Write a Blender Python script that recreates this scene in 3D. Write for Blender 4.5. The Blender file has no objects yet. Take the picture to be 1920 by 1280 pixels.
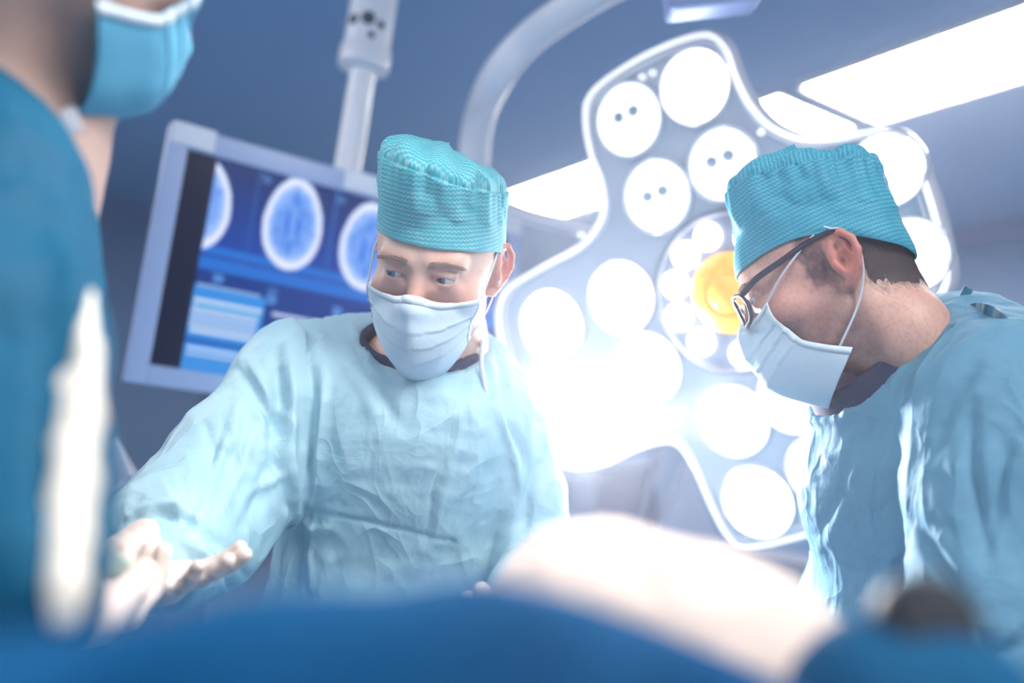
import bpy, bmesh, math, random
import numpy as np
from mathutils import Vector, Matrix

# ------------------------------------------------------------------ camera, world, light, exposure
SC = bpy.context.scene
COL = SC.collection
FPX = 1707.0
CAM = np.array([0.0, 0.0, 1.25])
_psi, _th, _r = (math.radians(a) for a in (29.5, 7.0, 7.5))
FW = np.array([math.sin(_psi)*math.cos(_th), math.cos(_psi)*math.cos(_th), math.sin(_th)])
R0 = np.array([math.cos(_psi), -math.sin(_psi), 0.0])
F0 = np.array([math.sin(_psi), math.cos(_psi), 0.0])
U0 = np.cross(R0, FW)
IU = math.cos(_r)*U0 - math.sin(_r)*R0
IR = math.sin(_r)*U0 + math.cos(_r)*R0
cd = bpy.data.cameras.new('camera'); cam = bpy.data.objects.new('camera', cd); COL.objects.link(cam)
M = Matrix.Identity(4)
for i in range(3):
    M[i][0], M[i][1], M[i][2], M[i][3] = IR[i], IU[i], -FW[i], CAM[i]
cam.matrix_world = M
cd.sensor_width = 36.0; cd.lens = 36.0*FPX/1920.0; cd.clip_start = 0.01; cd.clip_end = 60
cd.dof.use_dof = True; cd.dof.focus_distance = 1.11; cd.dof.aperture_fstop = 1.38; cd.dof.aperture_blades = 0
SC.camera = cam
SC.view_settings.view_transform = 'Standard'; SC.view_settings.look = 'None'
SC.view_settings.gamma = 1.0; SC.view_settings.use_curve_mapping = False
SC.view_settings.exposure = 0.15
SC.cycles.use_denoising = True
SC.cycles.max_bounces = 6; SC.cycles.diffuse_bounces = 3; SC.cycles.glossy_bounces = 3
SC.cycles.transmission_bounces = 6; SC.cycles.transparent_max_bounces = 8; SC.cycles.volume_bounces = 0
SC.cycles.sample_clamp_indirect = 4.0; SC.cycles.caustics_reflective = False; SC.cycles.caustics_refractive = False
wd = bpy.data.worlds.new('world'); SC.world = wd; wd.use_nodes = True
wd.node_tree.nodes['Background'].inputs[0].default_value = (0.30, 0.38, 0.52, 1)
wd.node_tree.nodes['Background'].inputs[1].default_value = 0.25

def ray(x, y): return FW + IR*(x-960.0)/FPX - IU*(y-640.0)/FPX
def P(x, y, d): return CAM + ray(x, y)*d
def onplane(x, y, p0, n):
    r = ray(x, y); t = np.dot(np.asarray(p0)-CAM, n)/np.dot(r, n); return CAM + r*t
def proj(V):
    q = V - CAM; d = q @ FW
    return 960 + FPX*(q @ IR)/d, 640 - FPX*(q @ IU)/d, d

def light(name, kind, loc, aim, power, color, size=0.1, angle=60, blend=0.4, size_y=None):
    l = bpy.data.lights.new(name, kind); l.energy = power; l.color = color
    if kind == 'AREA':
        l.size = size
        if size_y: l.shape = 'RECTANGLE'; l.size_y = size_y
        else: l.shape = 'DISK'
    if kind == 'SPOT': l.spot_size = math.radians(angle); l.spot_blend = blend; l.shadow_soft_size = size
    o = bpy.data.objects.new(name, l); COL.objects.link(o); o.location = Vector([float(v) for v in loc])
    d = Vector([float(v) for v in (np.asarray(aim)-np.asarray(loc))])
    o.rotation_euler = d.to_track_quat('-Z', 'Y').to_euler()
    return o

# lamp geometry shared by its light and its mesh
LAMP_H = P(1372, 548, 1.62)                    # centre of the surgical lamp face
_v = ray(1330, 560); _v /= np.linalg.norm(_v)
LN = -_v*math.cos(math.radians(27)) - IR*math.sin(math.radians(26)) - IU*0.12; LN /= np.linalg.norm(LN)   # lit side faces the table and camera
LV = IU*0.95 - IR*0.3; LV -= np.dot(LV, LN)*LN; LV /= np.linalg.norm(LV); LU = np.cross(LN, LV)
HAZE = 0.029
TABLE = P(760, 1150, 0.72)                     # where the lamps aim
LAMP2 = P(1450, -900, 0.75)                     # second lamp head above the table, out of the frame
# beams of the two surgical lamps
light('lamp_beam', 'SPOT', onplane(1092, 770, LAMP_H, LN)+LN*0.035, P(900, 900, 0.6), 92, (1.0, 0.97, 0.97), 0.05, 160, 0.8)
light('lamp_beam_overhead', 'SPOT', LAMP2, P(330, 1050, 0.78), 62, (1.0, 0.97, 0.93), 0.30, 90, 0.9)

# ------------------------------------------------------------------ helpers: materials
MATS = {}
def mat(name, col, rough=0.5, metal=0.0, emit=None, es=0.0, bump=None, spec=0.5, sss=0.0, alpha=None, trans=0.0, attr=None, sheen=0.0, varc=None):
    m = bpy.data.materials.new(name); m.use_nodes = True; nt = m.node_tree; b = nt.nodes['Principled BSDF']
    b.inputs['Base Color'].default_value = (*col, 1); b.inputs['Roughness'].default_value = rough
    b.inputs['Metallic'].default_value = metal; b.inputs['Specular IOR Level'].default_value = spec
    if emit: b.inputs['Emission Color'].default_value = (*emit, 1); b.inputs['Emission Strength'].default_value = es
    if sss:
        b.inputs['Subsurface Weight'].default_value = sss; b.inputs['Subsurface Radius'].default_value = (1, .35, .2); b.inputs['Subsurface Scale'].default_value = 0.012
    if trans: b.inputs['Transmission Weight'].default_value = trans
    if alpha is not None: b.inputs['Alpha'].default_value = alpha
    if sheen: b.inputs['Sheen Weight'].default_value = sheen; b.inputs['Sheen Roughness'].default_value = 0.4
    tc = nt.nodes.new('ShaderNodeTexCoord')
    if attr:
        a = nt.nodes.new('ShaderNodeAttribute'); a.attribute_name = attr; nt.links.new(a.outputs['Color'], b.inputs['Base Color'])
    if varc:   # (scale, other colour): mottled base colour
        n = nt.nodes.new('ShaderNodeTexNoise'); n.inputs['Scale'].default_value = varc[0]; n.inputs['Detail'].default_value = 4
        mx = nt.nodes.new('ShaderNodeMix'); mx.data_type = 'RGBA'; mx.inputs[6].default_value = (*col, 1); mx.inputs[7].default_value = (*varc[1], 1)
        nt.links.new(tc.outputs['Object'], n.inputs['Vector']); nt.links.new(n.outputs['Fac'], mx.inputs[0]); nt.links.new(mx.outputs[2], b.inputs['Base Color'])
    if bump:   # list of (scale, distance)
        last = None
        for sc_, dist in bump:
            n = nt.nodes.new('ShaderNodeTexNoise'); n.inputs['Scale'].default_value = sc_; n.inputs['Detail'].default_value = 5; n.inputs['Distortion'].default_value = 0.6
            nt.links.new(tc.outputs['Object'], n.inputs['Vector'])
            bp = nt.nodes.new('ShaderNodeBump'); bp.inputs['Strength'].default_value = 1.0; bp.inputs['Distance'].default_value = dist
            nt.links.new(n.outputs['Fac'], bp.inputs['Height'])
            if last: nt.links.new(last.outputs[0], bp.inputs['Normal'])
            last = bp
        nt.links.new(last.outputs[0], b.inputs['Normal'])
    MATS[name] = m
    return m

def S(r, g, b):   # sRGB 0-255 -> linear
    return tuple(((c/255)/12.92 if c/255 <= 0.04045 else ((c/255+0.055)/1.055)**2.4) for c in (r, g, b))

# ------------------------------------------------------------------ helpers: meshes and objects
def mesh(name, V, Fc, m, parent=None, smooth=True, uv=None):
    me = bpy.data.meshes.new(name); V = np.asarray(V, dtype=np.float64)
    base = np.zeros(3)
    if parent is not None:
        q = parent
        while q is not None: base = base + np.array(q.location); q = q.parent
    V = V - base
    if isinstance(Fc, np.ndarray):
        nf, k = Fc.shape
        me.vertices.add(len(V)); me.vertices.foreach_set('co', V.astype(np.float32).ravel())
        me.loops.add(nf*k); me.loops.foreach_set('vertex_index', Fc.astype(np.int32).ravel())
        me.polygons.add(nf); me.polygons.foreach_set('loop_start', np.arange(0, nf*k, k, dtype=np.int32))
        me.update(calc_edges=True); me.validate()
    else:
        me.from_pydata([tuple(v) for v in V], [], [tuple(f) for f in Fc])
    if m is not None: me.materials.append(m)
    if smooth: me.polygons.foreach_set('use_smooth', np.ones(len(me.polygons), dtype=bool))
    if uv is not None:
        ul = me.uv_layers.new(name='UVMap'); li = np.empty(len(me.loops), dtype=np.int32); me.loops.foreach_get('vertex_index', li)
        ul.data.foreach_set('uv', np.asarray(uv, dtype=np.float32)[li].ravel())
    o = bpy.data.objects.new(name, me); COL.objects.link(o)
    if parent is not None: o.parent = parent
    return o
def tag(o, label, cat, group=None):
    o['label'] = label; o['category'] = cat
    if group: o['group'] = group
    return o
def struct(o): o['kind'] = 'structure'; return o
def thing(name, loc, label, cat, group=None):
    o = bpy.data.objects.new(name, None); COL.objects.link(o); o.empty_display_size = 0.05
    o.location = Vector([float(v) for v in loc]); return tag(o, label, cat, group)

class MB:
    """collects simple shapes into one mesh"""
    def __init__(s): s.V = []; s.F = []
    def add(s, V, F):
        n = len(s.V); s.V += [tuple(map(float, v)) for v in V]; s.F += [tuple(i+n for i in f) for f in F]; return s
    def box(s, c, X, Y, Z, bev=0.0):
        """centre, half-axis vectors; chamfered"""
        bm = bmesh.new(); bmesh.ops.create_cube(bm, size=2)
        if bev:
            L = [np.linalg.norm(X), np.linalg.norm(Y), np.linalg.norm(Z)]
            for v in bm.verts: v.co = Vector((v.co.x*L[0], v.co.y*L[1], v.co.z*L[2]))
            bmesh.ops.bevel(bm, geom=bm.edges[:], offset=bev, segments=3, affect='EDGES', profile=0.6)
            for v in bm.verts: v.co = Vector((v.co.x/L[0], v.co.y/L[1], v.co.z/L[2]))
        V = [np.asarray(c)+np.asarray(X)*v.co.x+np.asarray(Y)*v.co.y+np.asarray(Z)*v.co.z for v in bm.verts]
        s.add(V, [[v.index for v in f.verts] for f in bm.faces]); bm.free(); return s
    def tube(s, pts, r, n=16, caps=True, flat=None):
        pts = np.asarray(pts, dtype=float); k = len(pts); rr = np.broadcast_to(np.asarray(r, dtype=float), (k,))
        T = np.gradient(pts, axis=0); T /= np.linalg.norm(T, axis=1)[:, None]+1e-12
        u = np.cross(T[0], [0, 0, 1.0]);
        if np.linalg.norm(u) < 1e-3: u = np.cross(T[0], [0, 1.0, 0])
        u /= np.linalg.norm(u); V = []
        for i in range(k):
            u = u - np.dot(u, T[i])*T[i]; u /= np.linalg.norm(u); w = np.cross(T[i], u)
            for j in range(n):
                a = 2*math.pi*j/n; V.append(pts[i]+rr[i]*(math.cos(a)*u+math.sin(a)*w))
        F = [(i*n+j, i*n+(j+1) % n, (i+1)*n+(j+1) % n, (i+1)*n+j) for i in range(k-1) for j in range(n)]
        if caps: F += [tuple(range(n-1, -1, -1)), tuple((k-1)*n+j for j in range(n))]
        return s.add(V, F)
    def lathe(s, c, ax, prof, n=32, u=None):
        """profile list of (radius, height along axis)"""
        ax = np.asarray(ax, dtype=float)/np.linalg.norm(ax)
        u = np.cross(ax, [0.1, 0.2, 1.0]) if u is None else np.asarray(u, float); u -= np.dot(u, ax)*ax; u /= np.linalg.norm(u); w = np.cross(ax, u)
        V = [np.asarray(c)+ax*h+r*(math.cos(2*math.pi*j/n)*u+math.sin(2*math.pi*j/n)*w) for r, h in prof for j in range(n)]
        k = len(prof); F = [(i*n+j, i*n+(j+1) % n, (i+1)*n+(j+1) % n, (i+1)*n+j) for i in range(k-1) for j in range(n)]
        F += [tuple(range(n-1, -1, -1)), tuple((k-1)*n+j for j in range(n))]
        return s.add(V, F)
    def prism(s, pts, off):
        """closed polygon of 3D points extruded by off"""
        n = len(pts); V = list(map(np.asarray, pts)) + [np.asarray(p)+off for p in pts]
        F = [tuple(range(n)), tuple(range(2*n-1, n-1, -1))] + [(i, (i+1) % n, n+(i+1) % n, n+i) for i in range(n)]
        return s.add(V, F)
    def build(s, name, m, parent=None, smooth=False): 
        o = mesh(name, s.V, s.F, m, parent, smooth)
        bm = bmesh.new(); bm.from_mesh(o.data); bmesh.ops.recalc_face_normals(bm, faces=bm.faces[:]); bm.to_mesh(o.data); bm.free()
        if smooth == 'auto' or smooth is True:
            try: o.data.set_sharp_from_angle(angle=math.radians(40))
            except Exception: pass
        return o

def catmull(pts, n=8, closed=False):
    pts = np.asarray(pts, dtype=float); k = len(pts); out = []
    rng = range(k) if closed else range(k-1)
    for i in rng:
        if closed: a, b, c, d = pts[(i-1) % k], pts[i], pts[(i+1) % k], pts[(i+2) % k]
        else: a, b, c, d = pts[max(i-1, 0)], pts[i], pts[i+1], pts[min(i+2, k-1)]
        for j in range(n):
            t = j/n; out.append(0.5*((2*b)+(-a+c)*t+(2*a-5*b+4*c-d)*t*t+(-a+3*b-3*c+d)*t**3))
    if not closed: out.append(pts[-1])
    return np.array(out)

# ------------------------------------------------------------------ helpers: noise, signed distance bodies, surface nets
def _hash(ix, iy, iz):
    h = (ix.astype(np.uint32)*np.uint32(374761393)) ^ (iy.astype(np.uint32)*np.uint32(668265263)) ^ (iz.astype(np.uint32)*np.uint32(2147483647-58))
    h = (h ^ (h >> np.uint32(13)))*np.uint32(1274126177); h ^= h >> np.uint32(16)
    return h.astype(np.float32)/np.float32(4294967295.0)*2-1
def vnoise(p, s=1.0, seed=0):
    q = np.asarray(p, dtype=np.float64)*s + 100.5 + seed*17.13
    i = np.floor(q).astype(np.int64); f = q-i; f = f*f*(3-2*f); r = 0
    for dx in (0, 1):
        for dy in (0, 1):
            for dz in (0, 1):
                w = (f[:, 0] if dx else 1-f[:, 0])*(f[:, 1] if dy else 1-f[:, 1])*(f[:, 2] if dz else 1-f[:, 2])
                r = r + w*_hash(i[:, 0]+dx, i[:, 1]+dy, i[:, 2]+dz)
    return r
def fbm(p, s=1.0, oct=4, seed=0):
    r = 0; a = 1.0
    for k in range(oct): r = r+a*vnoise(p, s*2**k, seed+k); a *= 0.5
    return r
def ridged(p, s=1.0, oct=3, seed=0):
    r = 0; a = 1.0
    for k in range(oct): r = r+a*(1-2*np.abs(vnoise(p, s*2**k, seed+k))); a *= 0.5
    return r

def frame(origin, yaw=0.0, pitch=0.0, roll=0.0):
    """local X lateral, -Y forward, Z up, starting square on to the camera's heading; degrees"""
    a, p, r = map(math.radians, (yaw, pitch, roll))
    Rz = np.array([[math.cos(a), -math.sin(a), 0], [math.sin(a), math.cos(a), 0], [0, 0, 1]])
    Rx = np.array([[1, 0, 0], [0, math.cos(p), -math.sin(p)], [0, math.sin(p), math.cos(p)]])
    Ry = np.array([[math.cos(r), 0, math.sin(r)], [0, 1, 0], [-math.sin(r), 0, math.cos(r)]])
    B = np.stack([R0, F0, np.array([0, 0, 1.0])], axis=1)
    return np.asarray(origin, float), B @ Rz @ Rx @ Ry      # origin, columns = local axes in world

class Fld:
    """signed distance field made of smoothly blended primitives"""
    def __init__(s): s.p = []
    def _add(s, op, fn, lo, hi, k): s.p.append((op, fn, np.asarray(lo, float), np.asarray(hi, float), k)); return s
    def caps(s, a, b, ra, rb=None, k=0.02, op='u', n=None, sc=1.0):
        """tapered capsule; if n given, thickness along n is scaled by sc"""
        a = np.asarray(a, float); b = np.asarray(b, float); rb = ra if rb is None else rb
        if n is not None: n = np.asarray(n, float)/np.linalg.norm(n)
        ab = b-a; L2 = float(ab @ ab)+1e-9
        def fn(x, y, z):
            dx, dy, dz = x-a[0], y-a[1], z-a[2]
            h = np.clip((dx*ab[0]+dy*ab[1]+dz*ab[2])/L2, 0, 1)
            ex, ey, ez = dx-h*ab[0], dy-h*ab[1], dz-h*ab[2]
            q = ex*ex+ey*ey+ez*ez
            if n is not None: q = q + (ex*n[0]+ey*n[1]+ez*n[2])**2*(1/sc**2-1)
            d = np.sqrt(q)-(ra+(rb-ra)*h)
            return d*(min(1.0, sc) if n is not None and sc < 1 else 1)
        R = max(ra, rb)*max(1.0, sc); return s._add(op, fn, np.minimum(a, b)-R, np.maximum(a, b)+R, k)
    def chain(s, pts, rs, k=0.02, op='u', k2=None, **kw):
        for i in range(len(pts)-1): s.caps(pts[i], pts[i+1], rs[i], rs[i+1], k if i == 0 else (k2 or k), op, **kw)
        return s
    def ell(s, fr, c, r, k=0.02, op='u', rot=None):
        o, R = fr; cw = o + R @ np.asarray(c, float); r = np.asarray(r, float)
        if rot is not None: R = R @ rot
        A = R.T
        def fn(x, y, z):
            dx, dy, dz = x-cw[0], y-cw[1], z-cw[2]
            l = [(A[i, 0]*dx+A[i, 1]*dy+A[i, 2]*dz) for i in range(3)]
            k0 = np.sqrt((l[0]/r[0])**2+(l[1]/r[1])**2+(l[2]/r[2])**2)+1e-9
            k1 = np.sqrt((l[0]/r[0]**2)**2+(l[1]/r[1]**2)**2+(l[2]/r[2]**2)**2)+1e-9
            return k0*(k0-1)/k1
        m = max(r); return s._add(op, fn, cw-m, cw+m, k)
    def plane(s, p, n, k=0.005, lo=None, hi=None):
        """keep the side the normal points away from (intersection), inside a box if given"""
        p = np.asarray(p, float); n = np.asarray(n, float)/np.linalg.norm(n)
        return s._add('i', lambda x, y, z: (x-p[0])*n[0]+(y-p[1])*n[1]+(z-p[2])*n[2], [-99]*3 if lo is None else lo, [99]*3 if hi is None else hi, k)
    @staticmethod
    def _mix(op, F, d, k):
        if op == 'u': h = np.maximum(k-np.abs(F-d), 0)/k; return np.minimum(F, d)-h*h*k*0.25
        if op == 's': d = -d
        h = np.maximum(k-np.abs(F-d), 0)/k; return np.maximum(F, d)+h*h*k*0.25
    def at(s, V):
        x, y, z = V[:, 0], V[:, 1], V[:, 2]; F = np.full(len(V), 1.0)
        for op, fn, lo, hi, k in s.p: F = s._mix(op, F, fn(x, y, z), k)
        return F
    def grad(s, V, e=0.0015):
        G = np.stack([s.at(V+np.eye(3)[i]*e)-s.at(V-np.eye(3)[i]*e) for i in range(3)], axis=1)
        return G/(np.linalg.norm(G, axis=1)[:, None]+1e-12)
    def push(s, V, off, it=3):
        """move points outwards until they are at least off from the surface"""
        for _ in range(it):
            d = s.at(V); m = d < off
            if not m.any(): break
            V = V.copy(); V[m] += s.grad(V[m])*(off-d[m])[:, None]
        return V
    def net(s, axs):
        """surface nets on a rectilinear grid; returns verts, quads"""
        xs, ys, zs = [np.asarray(a, dtype=np.float32) for a in axs]
        F = np.full((len(xs), len(ys), len(zs)), 1.0, dtype=np.float32)
        for op, fn, lo, hi, k in s.p:
            mg = k+0.012; sl = []
            for a, l, h in ((xs, lo[0], hi[0]), (ys, lo[1], hi[1]), (zs, lo[2], hi[2])):
                i0 = max(int(np.searchsorted(a, l-mg))-2, 0); i1 = min(int(np.searchsorted(a, h+mg))+2, len(a)); sl.append(slice(i0, i1))
            if any(q.stop <= q.start for q in sl): continue
            sub = F[sl[0], sl[1], sl[2]]
            d = fn(xs[sl[0]][:, None, None], ys[sl[1]][None, :, None], zs[sl[2]][None, None, :]).astype(np.float32)
            F[sl[0], sl[1], sl[2]] = s._mix(op, sub, d, np.float32(k))
        F[0] = F[-1] = 1; F[:, 0] = F[:, -1] = 1; F[:, :, 0] = F[:, :, -1] = 1
        I = F < 0; nx, ny, nz = F.shape
        cnt = np.zeros((nx-1, ny-1, nz-1), dtype=np.int8)
        for dx in (0, 1):
            for dy in (0, 1):
                for dz in (0, 1): cnt += I[dx:nx-1+dx, dy:ny-1+dy, dz:nz-1+dz]
        act = np.argwhere((cnt > 0) & (cnt < 8)); idx = np.full(cnt.shape, -1, dtype=np.int32); idx[tuple(act.T)] = np.arange(len(act))
        acc = np.zeros((len(act), 3)); num = np.zeros(len(act)); ax3 = (xs, ys, zs)
        for e in range(3):
            o1, o2 = [a for a in range(3) if a != e]
            for p in (0, 1):
                for q in (0, 1):
                    A = act.copy(); A[:, o1] += p; A[:, o2] += q; B = A.copy(); B[:, e] += 1
                    fa, fb = F[tuple(A.T)], F[tuple(B.T)]; m = (fa < 0) != (fb < 0)
                    t = np.where(m, fa/np.where(m, fa-fb, 1), 0)
                    c = np.stack([ax3[i][A[:, i]] for i in range(3)], axis=1).astype(np.float64)
                    c[:, e] += t*(ax3[e][B[:, e]]-ax3[e][A[:, e]])
                    acc[m] += c[m]; num[m] += 1
        V = acc/num[:, None]; Q = []
        for e in range(3):
            o1, o2 = [(1, 2), (2, 0), (0, 1)][e]
            sa = [slice(1, -1)]*3; sa[e] = slice(0, -1); sb = list(sa); sb[e] = slice(1, None)
            a, b = I[tuple(sa)], I[tuple(sb)]; ch = np.argwhere(a != b); fl = a[tuple(ch.T)]
            off = np.ones(3, int); off[e] = 0; ch = ch+off
            def cell(d1, d2): c = ch.copy(); c[:, o1] -= d1; c[:, o2] -= d2; return idx[tuple(c.T)]
            q = np.stack([cell(1, 1), cell(0, 1), cell(0, 0), cell(1, 0)], axis=1)
            q[~fl] = q[~fl][:, ::-1]; Q.append(q)
        return V, np.concatenate(Q)

def axis(lo, hi, fine, coarse, spans):
    """grid coordinates: coarse step, but fine inside the given spans"""
    out = [lo]
    while out[-1] < hi:
        x = out[-1]; st = coarse
        for a, b in spans:
            if a <= x <= b: st = fine
            elif x < a < x+st: st = max(a-x, fine)
        out.append(x+st)
    return np.array(out)
def relax(V, Q, it=2, w=0.5):
    n = len(V)
    for _ in range(it):
        A = np.zeros((n, 3)); c = np.zeros(n)
        for i, j in ((0, 1), (1, 2), (2, 3), (3, 0)):
            for a, b in ((i, j), (j, i)):
                for k in range(3): A[:, k] += np.bincount(Q[:, a], V[Q[:, b], k], n)
                c += np.bincount(Q[:, a], minlength=n)
        V = V*(1-w)+w*A/np.maximum(c, 1)[:, None]
    return V
def normals(V, Q):
    nrm = np.cross(V[Q[:, 2]]-V[Q[:, 0]], V[Q[:, 3]]-V[Q[:, 1]]); N = np.zeros((len(V), 3))
    for i in range(4):
        for k in range(3): N[:, k] += np.bincount(Q[:, i], nrm[:, k], len(V))
    return N/(np.linalg.norm(N, axis=1)[:, None]+1e-12)
def gridfaces(nu, nv, wrap=False):
    F = []
    for i in range(nu-(0 if wrap else 1)):
        for j in range(nv-1): F.append((i*nv+j, ((i+1) % nu)*nv+j, ((i+1) % nu)*nv+j+1, i*nv+j+1))
    return np.array(F)
def segdist(px, py, pts):
    """distance in pixels to a polyline and the position along it 0..1"""
    pts = np.asarray(pts, float); best = np.full(len(px), 1e9); bt = np.zeros(len(px)); n = len(pts)-1
    for i in range(n):
        a, b = pts[i], pts[i+1]; d = b-a; L = d @ d
        t = np.clip(((px-a[0])*d[0]+(py-a[1])*d[1])/L, 0, 1)
        q = np.hypot(px-a[0]-t*d[0], py-a[1]-t*d[1]); m = q < best
        best[m] = q[m]; bt[m] = (i+t[m])/n
    return best, bt
def solidify(o, t, off=0.0):
    m = o.modifiers.new('thickness', 'SOLIDIFY'); m.thickness = t; m.offset = off; return o
# ------------------------------------------------------------------ room
CEIL = 2.9; XR, XL, YB, YF = 4.75, -2.6, 8.25, -2.8
m_wall = mat('wall_panel_paint', S(104, 144, 188), 0.45, varc=(0.6, S(120, 150, 192)))
m_wall2 = mat('wall_panel_joint', S(62, 92, 140), 0.5)
m_trim = mat('trim_paint', S(128, 150, 195), 0.5)
m_ceil = mat('ceiling_paint', S(112, 160, 208), 0.8, varc=(0.5, S(118, 163, 208)))
m_floor = mat('floor_vinyl', S(165, 185, 210), 0.3, varc=(3, S(172, 190, 214)))
X, Y, Z = np.eye(3)
def slab(name, lo, hi, m, kind=True, parent=None):
    lo = np.asarray(lo, float); hi = np.asarray(hi, float); h = (hi-lo)/2
    o = MB().box((lo+hi)/2, X*h[0], Y*h[1], Z*h[2]).build(name, m, parent)
    return struct(o) if kind else o
slab('floor', (XL-.1, YF-.1, -.1), (XR+.1, YB+.1, 0), m_floor)
slab('ceiling', (XL-.1, YF-.1, CEIL), (XR+.1, YB+.1, CEIL+.1), m_ceil)
slab('wall_right', (XR, YF, 0), (XR+.1, YB, CEIL), m_wall)
slab('wall_left', (XL-.1, YF, 0), (XL, YB, CEIL), m_wall)
slab('wall_back', (XL, YB, 0), (XR, YB+.1, CEIL), m_wall)
slab('wall_front', (XL, YF-.1, 0), (XR, YF, CEIL), m_wall)
# panel joints
n = 0
for yy in np.arange(-1.35, 8.0, 1.2):
    n += 1; slab('trim_%d' % n, (XR-.012, yy-.03, 0), (XR, yy+.03, CEIL-.1), m_wall2)
for xx in np.arange(-1.9, 4.6, 1.2):
    n += 1; slab('trim_%d' % n, (xx-.03, YB-.012, 0), (xx+.03, YB, CEIL-.1), m_wall2)
n += 1; slab('trim_%d' % n, (XR-.03, YF, CEIL-.1), (XR, YB, CEIL), m_trim)
n += 1; slab('trim_%d' % n, (XL, YB-.03, CEIL-.1), (XR-.03, YB, CEIL), m_trim)
slab('baseboard_right', (XR-.02, YF, 0), (XR, YB, .12), m_trim)
slab('baseboard_back', (XL, YB-.02, 0), (XR-.02, YB, .12), m_trim)

# ceiling light fittings
m_diff = mat('light_diffuser', (1, .98, .95), .5, emit=(1.0, 0.95, 0.88), es=24.0)
m_frame = mat('light_fitting_metal', S(225, 225, 225), .4)
def ceil_light(x0, x1, y0, y1, label):
    t = thing('ceiling_light', ((x0+x1)/2, (y0+y1)/2, CEIL), label, 'light', 'rectangular ceiling light panels')
    fr = MB(); e = .018
    cz = CEIL-.012
    for (a, b, c, d) in ((x0, x1, y0, y0+e), (x0, x1, y1-e, y1), (x0, x0+e, y0+e, y1-e), (x1-e, x1, y0+e, y1-e)):
        fr.box(((a+b)/2, (c+d)/2, cz), X*(b-a)/2, Y*(d-c)/2, Z*.012)
    fr.build('frame', m_frame, t)
    MB().box(((x0+x1)/2, (y0+y1)/2, CEIL-.008), X*((x1-x0)/2-e), Y*((y1-y0)/2-e), Z*.006).build('diffuser', m_diff, t)
    for q in (0.33, 0.66):
        xx = x0+(x1-x0)*q; MB().box((xx, (y0+y1)/2, CEIL-.017), X*.004, Y*((y1-y0)/2-e), Z*.003).build('louvre', m_frame, t)
ceil_light(2.64, 3.15, 1.30, 2.60, 'long bright ceiling light panel running out of the top right corner')
ceil_light(2.64, 3.15, 2.69, 3.89, 'bright ceiling light panel partly hidden by the right surgeon and lamp, upper right')
ceil_light(2.64, 3.15, 4.00, 5.20, 'bright ceiling light panel seen between the middle surgeon cap and the lamp')
for k, (a, b) in enumerate(((-.6, .6), (2.0, 3.2), (4.4, 5.6))):
    ceil_light(-1.6, -1.1, a, b, ('nearest', 'middle', 'farthest')[k]+' of the three ceiling light panels out of view on the left')
ceil_light(0.6, 1.1, -2.2, -0.4, 'ceiling light panel behind the camera above the table foot')

# ------------------------------------------------------------------ surgical lamp
m_lampface = mat('lamp_face_plastic', S(186, 192, 208), .25, emit=(.75, .8, .9), es=.05, spec=.6)
m_lamprim = mat('lamp_rim_clear', S(245, 245, 245), .12, emit=(1, .97, .92), es=.55)
m_white = mat('white_enamel', S(236, 238, 248), .3)
m_lens = mat('lamp_lens_on', (1, 1, 1), .3, emit=(1, .985, .96), es=9.0)
m_lens2 = mat('lamp_lens_dim', (1, 1, 1), .25, emit=(1, .99, .97), es=.95)
m_bulb = mat('lamp_bulb_holder', S(150, 165, 180), .3)
m_amber = mat('lamp_amber_dome', S(240, 160, 60), .25, emit=(1, .42, .06), es=.45)
m_dark = mat('lamp_hub_grey', S(120, 125, 145), .4)
T = thing('surgical_lamp', LAMP_H, 'large four lobed white operating lamp with round lit lenses and amber centre', 'lamp')
LPT = lambda x, y, dn=0.0: onplane(x, y, LAMP_H, LN) + LN*dn
outl = [(1330,52),(1362,80),(1382,135),(1408,185),(1448,228),(1510,252),(1580,250),(1640,238),(1690,240),(1722,275),(1755,360),(1782,460),(1790,525),(1765,568),(1705,600),(1650,650),(1628,720),(1650,800),(1700,880),(1690,940),(1610,985),(1500,1020),(1400,1040),(1368,1020),(1335,960),(1300,880),(1262,836),(1200,846),(1120,880),(1050,880),(1000,840),(965,760),(940,680),(925,600),(940,545),(1010,500),(1085,458),(1125,400),(1122,335),(1102,280),(1092,220),(1098,175),(1130,140),(1200,95),(1275,62)]
ow = catmull([LPT(*p) for p in outl], 4, closed=True)
cen = ow.mean(axis=0)
def panel(inset, d0, d1, name, m, dome=0.0):
    n = len(ow); rings = []
    a = cen + (ow-cen)*(1-inset)
    # fan towards the centre line with a rounded shoulder
    V = []; F = []
    prof = [(1.0, d0), (1.0, d1-.012), (.992, d1-.004), (.975, d1), (.9, d1+dome*.3), (.6, d1+dome*.8), (.3, d1+dome), (.02, d1+dome)]
    for s_, h in prof: V += [cen+(p-cen)*s_+LN*h for p in a]
    k = len(prof)
    for i in range(k-1):
        for j in range(n): F.append((i*n+j, i*n+(j+1) % n, (i+1)*n+(j+1) % n, (i+1)*n+j))
    F.append(tuple(range(n-1, -1, -1))); F.append(tuple((k-1)*n+j for j in range(n)))
    o = MB().add(V, F).build(name, m, T, True); return o
panel(0.0, -.042, -.004, 'housing', m_lampface)
rim = MB()
inn = cen+(ow-cen)*.972
nn = len(ow)
rim.tube([p+LN*.002 for p in np.vstack([inn, inn[:1]])], .0055, 8, False); rim.build('rim', m_lamprim, T, True)
g2 = MB(); inn2 = cen+(ow-cen)*.935; g2.tube([p+LN*.000 for p in np.vstack([inn2, inn2[:1]])], .0025, 6, False); g2.build('seam', m_white, T, True)
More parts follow.
